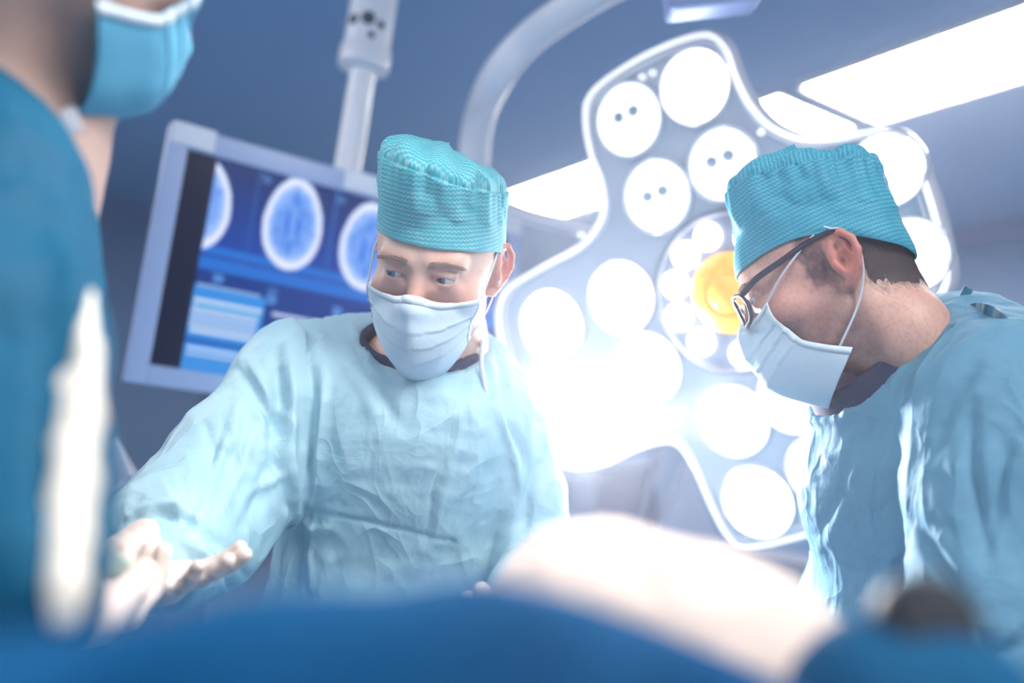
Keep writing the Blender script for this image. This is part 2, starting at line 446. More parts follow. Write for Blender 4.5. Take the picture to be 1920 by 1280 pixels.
pods = [(1180,224,0),(1304,163,1),(1356,308,0),(1233,367,2),(1166,557,1),(1036,610,1),(1215,690,1),(1085,775,1),(1377,788,1),(1422,940,1),(1490,745,1),(1545,880,1),(1578,533,1),(1708,478,1),(1529,400,1),(1664,318,1)]
for (x, y, k) in pods:
    c = LPT(x, y); R = 66.5/FPX*((c-CAM) @ FW)
    b = MB().lathe(c, LN, [(R+.006, -.01), (R+.006, .006), (R+.003, .009), (R, .006), (R, -.01)], 40).build('lens_ring', m_lampface, T, True)
    l = MB().lathe(c, LN, [(R, -.012), (R, .001), (R*.8, .004), (R*.4, .006), (.002, .007)], 40).build('lens', m_lens if k == 1 else m_lens2, T, True)
    if k != 1:
        h = MB()
        for s_ in (-1, 1):
            q = c+LU*.016*s_+LV*(.010 if k == 0 else .004); h.lathe(q, LN, [(.0105, .004), (.0100, .010), (.006, .013), (.001, .014)], 16)
        h.build('bulb_holder', m_bulb, l, True)
        g = MB(); pts = [c+LN*.007+R*.72*(math.cos(a)*LU+math.sin(a)*LV) for a in np.linspace(0.2, 5.0, 40)]
        g.tube(pts, .0016, 6); g.build('reflector_groove', m_bulb, l, True)
MB().lathe(LAMP_H, LN, [(.150, -.02), (.150, .004), (.142, .010), (.136, .004), (.03, .004)], 64).build('hub_plate', m_dark, T, True)
for (x, y) in ((1330,443),(1288,478),(1269,533),(1276,593),(1396,662),(1440,625),(1470,580),(1472,524),(1450,474),(1405,445),(1318,640)):
    p = LPT(x, y, .004); R = 25.5/FPX*((p-CAM) @ FW)
    MB().lathe(p, LN, [(R, .0), (R, .006), (R*.8, .010), (.002, .012)], 28).build('small_lens', m_lens, T, True)
MB().lathe(LAMP_H, LN, [(.072, .0), (.072, .012), (.064, .020), (.045, .026), (.040, .022), (.034, .022), (.030, .034), (.015, .042), (.001, .044)], 48).build('amber_dome', m_amber, T, True)
for (x, y) in ((1205,145),(1225,137),(1610,960),(1580,985),(1300,868),(1090,440),(1428,248)):
    MB().lathe(LPT(x, y), LN, [(.006, -.002), (.006, .006), (.001, .008)], 12).build('screw', m_lamprim, T, True)
# arm behind the lamp joining the curved boom
back = LAMP_H-LN*.09
MB().lathe(LAMP_H-LN*.04, -LN, [(.10, 0), (.10, .02), (.06, .05), (.035, .07)], 32).build('back_hub', m_white, T, True)
arm = catmull([LAMP_H-LN*.12, P(1300, 520, 1.86), P(1200, 470, 2.0), P(1105, 432, 2.2), P(985, 402, 2.32), P(890, 360, 2.34)], 8)
MB().tube(arm, .019, 16).build('support_arm', m_white, T, True)
# curved boom: down-tube, bend, run to the ceiling mount
cb = catmull([P(887, 430, 2.34), P(888, 300, 2.30), P(900, 215, 2.22), P(935, 140, 2.02), P(990, 75, 1.95), P(1060, 22, 1.86), P(1150, -30, 1.78), P(1260, -70, 1.70), P(1420, -110, 1.6)], 8)
MB().tube(cb, np.linspace(.040, .033, len(cb)), 24).build('curved_arm', m_white, T, True)
MB().lathe(P(887, 400, 2.34), (0, 0, -1), [(.02, -.01), (.042, 0), (.042, .09), (.02, .1)], 24).build('arm_joint', m_white, T, True)
e = P(1420, -110, 1.6)
MB().tube([e+Z*-.02, np.array([e[0], e[1], CEIL])], .05, 24).build('ceiling_column', m_white, T, True)
# square end of a spring arm at the top edge
m_arm2 = mat('spring_arm_cover', S(120, 140, 185), .4)
t = thing('spring_arm', P(1360, -40, 1.5), 'blurred blue grey end of a ceiling spring arm at the top edge above the lamp', 'arm')
c = P(1330, -22, 1.5); ax = P(1400, -30, 1.5)-P(1250, -14, 1.5); ax /= np.linalg.norm(ax); up = np.cross(ax, F0); up /= np.linalg.norm(up)
MB().box(c, ax*.075, F0*.03, up*.042, .012).build('arm_end', m_arm2, t, True)
MB().tube([c+up*-.0, np.array([c[0], c[1], CEIL])], .022, 16).build('drop_tube', m_arm2, t, True)

# second lamp above the table, out of frame, gives the hard light on the table
t = thing('surgical_lamp', LAMP2, 'round operating lamp above the table, outside the picture', 'lamp')
ax = LAMP2-P(330, 1050, .78); ax /= np.linalg.norm(ax)
MB().lathe(LAMP2+ax*.03, ax, [(.02, -.0), (.25, .0), (.26, .03), (.2, .07), (.05, .1)], 48).build('housing', m_white, t, True)
for k in range(6):
    u = np.cross(ax, [0, 0, 1.]); u /= np.linalg.norm(u); w = np.cross(ax, u); a = k*math.pi/3
    MB().lathe(LAMP2+ax*.024+.16*(math.cos(a)*u+math.sin(a)*w), ax, [(.05, -.004), (.05, .008)], 24).build('lens', m_lens2, t, True)
MB().tube([LAMP2+ax*.1, LAMP2+ax*.16+Z*.02, np.array([*(LAMP2+ax*.2)[:2], CEIL])], .03, 16).build('drop_tube', m_white, t, True)

# ------------------------------------------------------------------ monitor
YM = 1.90
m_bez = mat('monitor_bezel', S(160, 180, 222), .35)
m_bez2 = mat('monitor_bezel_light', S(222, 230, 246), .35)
m_black = mat('screen_border_black', (.004, .005, .012), .2, spec=.1)
x0, x1, z0, z1 = .232, 1.068, 1.292, 1.818
sx0, sx1, sz0, sz1 = .272, 1.028, 1.332, 1.772
T = thing('monitor', ((x0+x1)/2, YM+.02, z0), 'white framed monitor showing blue brain scans behind the middle surgeon', 'monitor')
b = MB()
for (a, c, d, e_) in ((x0, sx0, z0, z1), (sx1, x1, z0, z1), (sx0, sx1, z0, sz0)):
    b.box(((a+c)/2, YM+.02, (d+e_)/2), X*(c-a)/2, Y*.022, Z*(e_-d)/2, .003)
b.build('bezel', m_bez, T, True)
b = MB(); b.box(((sx0+sx1)/2, YM+.02, (sz1+z1)/2), X*(sx1-sx0)/2, Y*.021, Z*(z1-sz1)/2, .003); b.build('top_bezel', m_bez, T, True)
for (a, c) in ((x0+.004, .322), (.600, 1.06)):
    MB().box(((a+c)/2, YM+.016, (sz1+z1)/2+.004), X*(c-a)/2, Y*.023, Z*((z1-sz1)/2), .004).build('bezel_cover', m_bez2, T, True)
MB().box(((x0+x1)/2, YM+.055, (z0+z1)/2), X*(x1-x0)*.47, Y*.02, Z*(z1-z0)*.44, .01).build('back_cover', m_bez, T, True)
NU, NV = 380, 220
u = np.linspace(0, 1, NU); v = np.linspace(0, 1, NV); UU, VV = np.meshgrid(u, v, indexing='ij')
W = sx1-sx0; H = sz1-sz0; xx = UU*W; zz = (1-VV)*H   # zz from the top
col = np.zeros((NU, NV, 3)); pts3 = np.stack([xx.ravel(), zz.ravel(), 0*xx.ravel()], axis=1)
nz = fbm(pts3, 60, 4, 3).reshape(NU, NV); nz2 = fbm(pts3, 220, 2, 5).reshape(NU, NV)
dark, blue, mid, lite = map(np.array, (S(10, 14, 40), S(14, 60, 150), S(30, 120, 205), S(205, 222, 250)))
col[:] = dark
L = .058                                     # black strip on the left
up_ = (xx > L) & (zz < .232); lo_ = (xx > L) & (zz >= .232)
col[up_] = blue; col[lo_] = blue*.75
bt = np.clip((zz-.02)/.2, 0, 1)[..., None]; col = np.where(up_[..., None], blue*(.45+.8*bt), col)
m = (xx > L) & (zz > .182) & (zz < .232); col[m] = np.array(S(24, 105, 200))
m = (xx > L) & (zz > .200) & (zz < .206); col[m] = np.array(S(20, 60, 150))
def brain(cx, cz, rx, rz, clip=None):
    dx = (xx-cx)/rx; dz = (zz-cz)/rz; dx = dx/(1+.10*dz)   # a little wider at the back
    r = np.sqrt(dx*dx+dz*dz)+nz*.012; inside = r < 1
    if clip is not None: inside &= xx > clip
    skull = np.exp(-((r-.88)/.11)**2); tis = .42+.16*nz+.10*nz2
    mid_ = np.exp(-(dx/.05)**2)*(np.abs(dz) > .35)*.4
    ven = np.exp(-(((np.abs(dx)-.16-.1*np.abs(dz))/.07)**2))*np.exp(-((dz-.1)/.28)**2)*.6
    gy = .18*np.sin(22*np.arctan2(dz, dx)+6*nz)*np.exp(-((r-.66)/.10)**2)
    t_ = np.clip(tis+gy-mid_-ven+.25*np.exp(-((r-.7)/.1)**2), 0, 1)[..., None]
    c = np.array(S(30, 110, 215))*(1-t_)+np.array(S(150, 190, 250))*t_
    c = c*(1-skull[..., None])+np.array(S(225, 232, 255))*skull[..., None]
    al = np.clip((1-r)*18, 0, 1)[..., None]*inside[..., None]; return c, al
for args in ((.040, .100, .066, .100, L+.002), (.236, .098, .066, .104, None), (.412, .108, .070, .104, None), (.60, .105, .070, .104, None)):
    c, al = brain(*args); col = col*(1-al)+c*al
def rows(xa, xb, za, zb, pitch, seed, light_):
    global col
    rnd = np.random.RandomState(seed); nrow = int((zb-za)/pitch)
    for i in range(nrow):
        a = za+i*pitch; m = (xx > xa+rnd.rand()*.006) & (xx < xb-rnd.rand()*.01) & (zz > a) & (zz < a+pitch*.62)
        col[m] = np.array(light_)*(.75+.25*rnd.rand())
base_m = (xx > L) & (xx < .205) & (zz > .268); col[base_m] = np.array(S(50, 135, 215))
rows(L+.002, .200, .262, .282, .010, 1, S(150, 190, 240)); rows(L+.002, .200, .292, .368, .0125, 2, S(200, 222, 250))
m = (xx > L+.01) & (xx < .2) & (zz > .303) & (zz < .309); col[m] = S(20, 160, 215)
m = (xx > L) & (xx < .205) & (zz > .372) & (zz < .385); col[m] = S(14, 90, 180)
rows(L+.002, .200, .390, .425, .012, 4, S(180, 210, 250))
rows(.222, .330, .292, .312, .012, 5, S(200, 215, 250)); rows(.215, .36, .325, .425, .0125, 6, S(110, 160, 235)); rows(.40, .72, .27, .42, .014, 8, S(110, 160, 235))
for gx in (.150, .322, .51): m = (np.abs(xx-gx) < .0015) & (zz < .232) & (xx > L); col[m] = S(40, 100, 190)
for (gx, gz) in ((.165, .012), (.33, .014), (.215, .245), (.215, .262), (.36, .258), (.36, .272), (.10, .240)):
    for k in range(3): m = (np.abs(xx-gx-.004*(k % 2)) < .010) & (np.abs(zz-gz-k*.006) < .0018); col[m] = S(90, 150, 225)
V = np.stack([sx0+UU.ravel()*W, np.full(UU.size, YM+.006), sz0+VV.ravel()*H], axis=1)
Fq = gridfaces(NU, NV); o = mesh('screen', V, Fq[:, ::1], None, T, smooth=False)
ca = o.data.color_attributes.new('screen_picture', 'FLOAT_COLOR', 'POINT')
ca.data.foreach_set('color', np.concatenate([col.reshape(-1, 3), np.ones((NU*NV, 1))], axis=1).astype(np.float32).ravel())
sm = bpy.data.materials.new('screen_picture'); sm.use_nodes = True; nt = sm.node_tree; bs = nt.nodes['Principled BSDF']
a = nt.nodes.new('ShaderNodeAttribute'); a.attribute_name = 'screen_picture'; nt.links.new(a.outputs['Color'], bs.inputs['Emission Color'])
bs.inputs['Emission Strength'].default_value = 1.0; bs.inputs['Base Color'].default_value = (.004, .006, .015, 1); bs.inputs['Roughness'].default_value = .3; bs.inputs['Specular IOR Level'].default_value = .12
o.data.materials.append(sm)
bk = MB().box(((sx0+sx1)/2, YM+.016, (sz0+sz1)/2), X*W/2, Y*.008, Z*H/2).build('screen_backing', m_black, T)
# the ceiling column that carries it
T = thing('monitor_column', P(690, 60, 2.12), 'white ceiling column with collar and thin tube holding the monitor', 'column')
pc = onplane(662, 250, (0, YM+.08, 0), Y); px_, py_ = pc[0], pc[1]
zc = lambda y_px: onplane(680, y_px, (0, py_, 0), Y)[2]
ztop, zcol, zcol2 = CEIL, zc(128), zc(95)
MB().lathe((px_, py_, 0), Z, [(.030, z1-.01), (.030, zcol+.02)], 32).build('thin_tube', m_white, T, True)
MB().lathe((px_, py_, 0), Z, [(.040, zcol-.008), (.060, zcol), (.060, zcol2), (.056, zcol2+.01)], 32).build('collar', m_white, T, True)
MB().lathe((px_, py_, 0), Z, [(.054, zcol2), (.054, ztop)], 32).build('thick_tube', m_white, T, True)
m_hole = mat('rubber_plug', S(40, 60, 85), .5)
for ang, dz_, r_ in ((-35, .055, .013), (5, .058, .016), (18, .02, .008), (38, .05, .009)):
    a = math.radians(ang); nrm = -F0*math.cos(a)+R0*math.sin(a)
    MB().lathe(np.array([px_, py_, zcol2+dz_])+nrm*.052, nrm, [(r_, 0), (r_, .004), (r_*.4, .005)], 16).build('plug', m_hole, T, True)

# ------------------------------------------------------------------ background equipment
m_eq = mat('equipment_grey', S(120, 128, 155), .4); m_eqw = mat('equipment_white', S(175, 188, 215), .35); m_eqd = mat('equipment_dark', S(70, 76, 110), .5)
T = thing('equipment_trolley', (P(215, 1000, 2.4)[0], P(215, 1000, 2.4)[1], 0), 'blurred white equipment trolley with round canister at the left behind the sleeve', 'trolley')
c = P(225, 985, 2.4)
MB().box((c[0]+.02, c[1]+.1, .52), R0*.22, F0*.18, Z*.44, .02).build('cabinet', m_eq, T, True)
MB().box((c[0]+.02, c[1]+.1, .05), R0*.24, F0*.2, Z*.05, .02).build('base', m_eqd, T, True)
MB().lathe(P(225, 1010, 2.3), Z, [(.09, -.10), (.095, 0), (.09, .05), (.06, .09), (.02, .11)], 32).build('canister', m_eqw, T, True)
MB().tube(catmull([P(172, 960, 2.25), P(180, 935, 2.25), P(215, 915, 2.25), P(262, 922, 2.25), P(285, 960, 2.25)], 6), .014, 12).build('hose', m_eqw, T, True)
MB().tube([P(232, 900, 2.3), P(200, 828, 2.3)], [.034, .022], 20).build('flask', m_eqw, T, True)
MB().tube([P(183, 935, 2.25), P(180, 872, 2.25)], [.019, .019], 20).build('bottle_neck', m_eqw, T, True)
T = thing('anesthesia_machine', (*P(1290, 1000, 3.0)[:2], 0), 'blurred grey machine with sloping side panel low between the two surgeons', 'machine')
c = P(1285, 1010, 3.0)
MB().box((c[0], c[1]+.2, .45), R0*.32, F0*.2, Z*.45, .02).build('cabinet', m_eq, T, True)
MB().prism([P(1295, 870, 2.9), P(1228, 1010, 2.9), P(1240, 1060, 2.9), P(1370, 1070, 2.9)], F0*.12).build('side_panel', m_eqw, T)
MB().prism([P(1120, 880, 3.0), P(1225, 870, 3.0), P(1240, 1010, 3.0), P(1130, 1010, 3.0)], F0*.12).build('back_panel', m_eqd, T)
MB().tube([P(1180, 1040, 2.9), P(1235, 860, 2.9)], .012, 12).build('rail', m_eq, T, True)
c = P(1460, 1040, 2.45)
t = thing('instrument_stool', (c[0], c[1], 0), 'rounded grey stool top glimpsed under the lower lobe of the lamp', 'stool')
MB().lathe((c[0], c[1], 0), Z, [(.02, c[2]-.1), (.2, c[2]-.09), (.22, c[2]-.05), (.2, c[2]), (.05, c[2]+.01)], 40).build('seat', m_eq, t, True)
MB().lathe((c[0], c[1], 0), Z, [(.2, 0), (.2, .03), (.04, .05), (.03, c[2]-.09)], 24).build('column', m_eqd, t, True)
# ------------------------------------------------------------------ people: shared builders
def person_mats(i, skin, stub):
    return None
m_gown = None
def cloth_mat(name, col, col2, rough=.5, sc=1.0, spec=.4, trl=0.0, crease=1.0):
    m = mat(name, col, rough, bump=[(6*sc, .012), (20*sc, .0012)], spec=spec, varc=(5, col2)); nt = m.node_tree; b = nt.nodes['Principled BSDF']
    # long crumple creases: two stretched voronoi edge patterns added to the bump chain
    tc = [n for n in nt.nodes if n.type == 'TEX_COORD'][0]
    last = b.inputs['Normal'].links[0].from_node
    def mth(op, a_, b_=None):
        n = nt.nodes.new('ShaderNodeMath'); n.operation = op
        for k, v in enumerate((a_, b_)):
            if v is None: continue
            if isinstance(v, (int, float)): n.inputs[k].default_value = v
            else: nt.links.new(v, n.inputs[k])
        return n.outputs[0]
    for rot, scl, dist, wd_ in (((.3, .5, .2), (1.2, 1.2, .45), .010*crease, 9), ((1.2, -.4, .9), (3.2, 1.1, 1.6), .006*crease, 7), ((.1, .9, -.6), (2.5, 5.5, 2.0), .0035*crease, 6)):
        mp = nt.nodes.new('ShaderNodeMapping'); mp.inputs['Rotation'].default_value = rot; mp.inputs['Scale'].default_value = scl
        n0 = nt.nodes.new('ShaderNodeTexNoise'); n0.inputs['Scale'].default_value = 5*sc; n0.inputs['Detail'].default_value = 1.5; n0.inputs['Distortion'].default_value = .5
        nt.links.new(tc.outputs['Object'], mp.inputs['Vector']); nt.links.new(mp.outputs[0], n0.inputs['Vector'])
        h = mth('POWER', mth('MAXIMUM', mth('SUBTRACT', 1.0, mth('MULTIPLY', mth('ABSOLUTE', mth('SUBTRACT', n0.outputs['Fac'], .5)), wd_)), 0.0), 1.6)
        bp = nt.nodes.new('ShaderNodeBump'); bp.inputs['Strength'].default_value = 1.0; bp.inputs['Distance'].default_value = dist
        nt.links.new(h, bp.inputs['Height']); nt.links.new(last.outputs[0], bp.inputs['Normal']); last = bp
    nt.links.new(last.outputs[0], b.inputs['Normal'])
    if trl: b.inputs['Subsurface Weight'].default_value = 0
    return m
m_gown = cloth_mat('gown_fabric', S(172, 213, 229), S(178, 216, 231), crease=.30)
m_gownR = cloth_mat('gown_fabric_shaded_blue', S(112, 162, 188), S(98, 150, 180), rough=.7, spec=.2, crease=.4)  # same cloth as the pale gown, lower light put into the base colour
m_gownN = cloth_mat('gown_fabric_shaded_teal', S(0, 92, 126), S(0, 80, 114), rough=.65, spec=.2, crease=.3)  # shade on a pale gown painted in as a dark teal base
m_scrub = mat('navy_scrub', S(44, 48, 84), .8, bump=[(600, .0002)])
m_glove = mat('glove_latex', S(226, 210, 202), .45, bump=[(60, .0006)], sss=.1)
m_mask = mat('mask_fabric', S(214, 234, 248), .7, bump=[(1400, .00008), (25, .0015)])
m_mask2 = mat('mask_edge', S(222, 236, 246), .7)
m_maskN = mat('mask_fabric_cyan', S(92, 172, 206), .7, bump=[(1400, .00008), (25, .002)])
m_loop = mat('elastic_white', S(225, 228, 238), .7)
m_glass_f = mat('glasses_frame', S(38, 34, 58), .25)
m_eyew = mat('eye_white', S(225, 222, 222), .15, sss=.05)
m_iris = mat('iris_blue', S(110, 130, 160), .1); m_pup = mat('pupil_black', (.01, .01, .012), .08)
m_hairD = mat('hair_dark', S(70, 55, 58), .6, bump=[(300, .001)]); m_hairB = mat('hair_brown', S(52, 34, 30), .6, bump=[(200, .002)])
m_brow = mat('eyebrow_hair', S(206, 176, 162), .9)
m_shoe = mat('clog_white', S(230, 230, 230), .5); m_trous = mat('scrub_trousers', S(50, 60, 100), .8)
def cap_mat(name, c1, c2):
    m = mat(name, c1, .6, bump=[(30, .0015)], spec=.3); nt = m.node_tree; b = nt.nodes['Principled BSDF']
    uvn = nt.nodes.new('ShaderNodeUVMap'); sp = nt.nodes.new('ShaderNodeSeparateXYZ'); nt.links.new(uvn.outputs[0], sp.inputs[0])
    def mth(op, a, bb=None):
        n = nt.nodes.new('ShaderNodeMath'); n.operation = op
        for k, v in enumerate((a, bb)):
            if v is None: continue
            if isinstance(v, (int, float)): n.inputs[k].default_value = v
            else: nt.links.new(v, n.inputs[k])
        return n.outputs[0]
    # rows of small scallops: v in metres, u in metres round the head
    ns = nt.nodes.new('ShaderNodeTexNoise'); ns.inputs['Scale'].default_value = 330; ns.inputs['Detail'].default_value = 3; nt.links.new(uvn.outputs[0], ns.inputs['Vector'])
    tri = mth('ABSOLUTE', mth('SINE', mth('MULTIPLY', sp.outputs[0], 3.14159/.0048)))
    row = mth('SINE', mth('ADD', mth('MULTIPLY', sp.outputs[1], 6.28318/.0052), mth('MULTIPLY', tri, 2.2)))
    nb_ = nt.nodes.new('ShaderNodeTexNoise'); nb_.inputs['Scale'].default_value = 40; nb_.inputs['Detail'].default_value = 4; nt.links.new(uvn.outputs[0], nb_.inputs['Vector'])
    fac = mth('MULTIPLY', mth('ADD', mth('MULTIPLY', row, .55), .30), mth('MULTIPLY', mth('MULTIPLY', ns.outputs['Fac'], nb_.outputs['Fac']), 4.2))
    fac = mth('MULTIPLY', mth('MINIMUM', mth('MAXIMUM', fac, 0.0), 1.3), .6)
    mx = nt.nodes.new('ShaderNodeMix'); mx.data_type = 'RGBA'; mx.inputs[6].default_value = (*c1, 1); mx.inputs[7].default_value = (*c2, 1)
    nt.links.new(fac, mx.inputs[0]); nt.links.new(mx.outputs[2], b.inputs['Base Color']); return m
m_cap = cap_mat('cap_fabric', S(66, 178, 194), S(178, 226, 232))
m_capR = cap_mat('cap_fabric_teal', S(34, 150, 180), S(120, 196, 214))

EAR = [(-.006, -.004, .016), (-.004, .000, .026), (0, .010, .031), (.004, .021, .028), (.007, .028, .015), (.007, .028, .000), (.004, .022, -.014), (.000, .012, -.024), (-.002, .004, -.030)]
def head_field(fd, fr, ears=(1, -1), slim=1.0, lids=True, look=None, wide=1.0):
    o, R = fr; L = lambda *p: o + R @ np.array(p, float); E = lambda c, r, k=.02, op='u': fd.ell(fr, c, r, k, op)
    w = wide
    E((0, .014, .035), (.077*w, .099, .090), .01)
    E((0, -.012, .012), (.070*w, .083, .080), .02)
    E((0, -.030, -.048), (.061*w, .064, .074), .03)
    fd.caps(L(-.046*w, .004, -.062), L(-.014, -.070, -.108), .016, .016, .022); fd.caps(L(.046*w, .004, -.062), L(.014, -.070, -.108), .016, .016, .022)
    E((0, -.080, -.106), (.022, .017, .016), .02)
    for s in (-1, 1):
        E((s*.046, -.058, -.034), (.022, .022, .021), .022)
        fd.caps(L(s*.014, -.0895, .017), L(s*.044, -.078, .019), .0075, .008, .016)
        E((s*.031, -.099, -.003), (.019, .0135, .014), .013, 's')
    fd.caps(L(0, -.088, .006), L(0, -.112, -.036), .0075, .0105, .012)
    E((0, -.115, -.038), (.0105, .011, .010), .008)
    for s in (-1, 1): E((s*.013, -.104, -.041), (.008, .011, .0085), .006)
    for s in (-1, 1): E((s*.006, -.112, -.050), (.0035, .005, .004), .003, 's')
    E((0, -.090, -.066), (.026, .014, .018), .014)
    fd.caps(L(-.020, -.094, -.069), L(.020, -.094, -.069), .0045, .0045, .004); fd.caps(L(-.018, -.093, -.079), L(.018, -.093, -.079), .0055, .0055, .004)
    fd.caps(L(-.022, -.101, -.074), L(.022, -.101, -.074), .0015, .0015, .003, 's')
    if lids:
        for s in (-1, 1):
            e = np.array([s*.0315, -.0815, 0.0])
            E(e+[0, 0, 0], (.0138, .0138, .0138), .0035)
            E(e+[0, -.010, -.0018], (.0125, .010, .0040), .0012, 's')     # the opening between the lids
            fd.caps(L(s*.020, -.0890, -.0125), L(s*.043, -.081, -.0145), .0035, .0035, .014)   # bag below the eye
            fd.caps(L(s*.0195, -.0930, .0075), L(s*.044, -.087, .0055), .0030, .0026, .004)    # upper lid fold
    for s in ears:
        c = np.array([s*.0745*w, .010, -.010]); q = [c+np.array([s*(p[0]+.35*max(p[1], 0)), p[1], p[2]*1.03]) for p in EAR]
        q = [L(*p) for p in q]
        base = c+np.array([s*.004, .012, .002])
        E(base, (.0060, .0175, .029), .006); E(c+np.array([-s*.004, .014, .0]), (.009, .016, .026), .008)
        fd.chain(q, [.0040]*3+[.0044]*4+[.0055, .0060], .004, k2=.002)
        q2 = [L(*(c+np.array([s*(.004+.35*p[0]), p[0], p[1]]))) for p in ((.010, .018), (.018, .010), (.020, -.002), (.014, -.014))]
        fd.chain(q2, [.0028]*4, .003, k2=.002)
        E(c+np.array([s*.0105, .010, -.003]), (.008, .0078, .012), .003, 's')
        E(c+np.array([s*.010, .011, .014]), (.006, .0062, .006), .003, 's')
        fd.caps(L(*(c+[s*.006, -.001, -.004])), L(*(c+[s*.007, .001, -.010])), .0035, .0035, .004)
    return fd

def hand_chains(W, U, V, N, spread, curl, sc=1.0):
    """hand as capsule chains. W wrist point, U along the palm to the fingers, V towards the thumb side, N out of the palm; metres"""
    out = []; L = lambda a, b, c: W + U*a*sc + V*b*sc + N*c*sc
    out.append(([L(-.03, 0, 0), L(.0, 0, 0), L(.02, 0, 0)], [.025*sc, .024*sc, .026*sc], V, None))
    for b, rr in ((.026, .0145), (.009, .0150), (-.009, .0145), (-.025, .0130)):
        out.append(([L(.012, b*.7, 0), L(.085, b, 0)], [.016*sc, rr*sc], None, None))
    fing = [(.028, .088, (.042, .025, .021), .0090), (.0095, .092, (.046, .029, .022), .0092), (-.009, .088, (.042, .026, .022), .0088), (-.026, .080, (.033, .020, .019), .0078)]
    for i, (b, a, ls, r) in enumerate(fing):
        p = L(a, b, 0); pts = [p]; an = 0; sp = math.radians(spread[i])
        for j, l in enumerate(ls):
            an += math.radians(curl[i][j]); d = (U*math.cos(sp)+V*math.sin(sp))*math.cos(an)+N*math.sin(an)
            p = p+d*l*sc; pts.append(p)
        out.append((pts, [r*1.08*sc, r*sc, r*.94*sc, r*.86*sc], None, 'f'))
    return out
def add_hand(fd, chains, grow=0.0, thumb=None, sc=1.0):
    for pts, rs, n, kind in chains:
        if n is not None: fd.chain(pts, [r+grow for r in rs], .012, k2=.006)
        else: fd.chain(pts, [r+grow for r in rs], .006 if kind == 'f' else .014, k2=.003)
    if thumb: fd.chain(thumb, [(.0165+grow)*sc, (.0115+grow)*sc, (.0105+grow)*sc, (.0092+grow)*sc][:len(thumb)], .014, k2=.003)

def body_legs(fd, pel, h0=0.0, dirv=F0, side=R0):
    for s in (-1, 1):
        hip = pel+side*s*.09+np.array([0, 0, -.04]); kn = np.array([pel[0], pel[1], .50])+side*s*.11-dirv*.0; an = np.array([pel[0], pel[1], .09])+side*s*.12+dirv*.03
        fd.caps(hip, kn, .085, .055, .04); fd.caps(kn, an, .055, .038, .02); fd.caps(an+np.array([0, 0, -.045]), an-dirv*.15+np.array([0, 0, -.05]), .038, .032, .02)
def shoes(pel, dirv, side, parent):
    for s in (-1, 1):
        an = np.array([pel[0], pel[1], .0])+side*s*.12+dirv*.03
        f = Fld().caps(an+Z*.045+dirv*.01, an-dirv*.16+Z*.042, .050, .045, .01).plane(np.array([0, 0, .075]), Z, .01).plane(np.array([0, 0, .002]), -Z, .004)
        lo = np.minimum(an, an-dirv*.16)-.07; hi = np.maximum(an, an-dirv*.16)+.07
        V, Q = f.net([np.arange(lo[0], hi[0], .007), np.arange(lo[1], hi[1], .007), np.arange(-.01, .11, .007)]); mesh('clog', V, Q, m_shoe, parent)

def skin_mat(name):
    m = mat(name, S(205, 160, 145), .45, attr='skin_tone', sss=.12, bump=[(380, .0002), (90, .0004)]); return m
m_skin = skin_mat('skin')
def tone(o, V, fr, base, red, beard, beard_amt, hairline=None):
    """real colouring of the skin: ruddy nose, ears and lids, beard shadow"""
    og, R = fr; l = (V-og) @ R; c = np.tile(np.array(base), (len(V), 1)); X_, Y_, Z_ = l[:, 0], l[:, 1], l[:, 2]
    nz = fbm(l, 45, 4, 2)*.5+.5
    def mixc(w, cc): nonlocal c; w = np.clip(w, 0, 1)[:, None]; c = c*(1-w)+np.array(cc)*w
    g = lambda p, r: np.exp(-(((X_-p[0])/r[0])**2+((Y_-p[1])/r[1])**2+((Z_-p[2])/r[2])**2))
    mixc(.75*g((0, -.112, -.036), (.02, .03, .025)), red)
    for s in (-1, 1):
        mixc(.45*g((s*.048, -.07, -.035), (.025, .03, .022)), red); mixc(.5*(np.exp(-(((np.abs(X_)-.088)/.012)**2))*(np.abs(Y_-.02) < .035)*(np.abs(Z_+.01) < .045)), red)
        mixc(.35*g((s*.031, -.092, -.012), (.016, .015, .008)), red); mixc(.35*g((s*.024, -.093, .008), (.012, .015, .007)), red)
    mixc(.8*g((0, -.094, -.074), (.022, .012, .010)), S(175, 105, 105))
    if beard_amt:
        jaw = np.clip((-.028-Z_-.10*np.clip(-Y_-.03, -.2, .1)*0-.35*np.clip(.0-Y_*0, 0, 1)*0)/.02, 0, 1)*(Z_ > -.15)*np.clip((.035-Y_)/.02, 0, 1)
        side = np.clip((.02-np.abs(Y_+.008))/.012, 0, 1)*(np.abs(X_) > .05)*(np.abs(X_) < .0785)*(Z_ < .02)*(Z_ > -.06)
        mixc((np.maximum(jaw, side)*(.55+.6*(nz-.5)))*beard_amt, beard)
    mixc(.22*np.clip(fbm(l, 22, 3, 8), 0, 1), red)
    if hairline is not None: mixc(hairline(l), S(84, 66, 68))
    at = o.data.color_attributes.new('skin_tone', 'FLOAT_COLOR', 'POINT'); at.data.foreach_set('color', np.concatenate([c, np.ones((len(V), 1))], axis=1).astype(np.float32).ravel())

def eyes(fr, parent, look):
    o, R = fr
    for s in (-1, 1):
        c = o + R @ np.array([s*.0315, -.0815, 0]); d = R @ np.array(look, float); d /= np.linalg.norm(d)
        MB().lathe(c, d, [(.0122*math.sin(a)+1e-4, .0122*math.cos(a)) for a in np.linspace(math.pi-.01, .01, 18)], 28).build('eye', m_eyew, parent, True)
        ey = bpy.data.objects[-1] if False else COL.objects[-1]
        MB().lathe(c, d, [(.0062, .01045), (.0062, .0112), (.0045, .0121), (.0001, .0123)], 24).build('iris', m_iris, ey, True)
        MB().lathe(c, d, [(.0026, .0120), (.0025, .0125), (.0001, .0126)], 18).build('pupil', m_pup, ey, True)

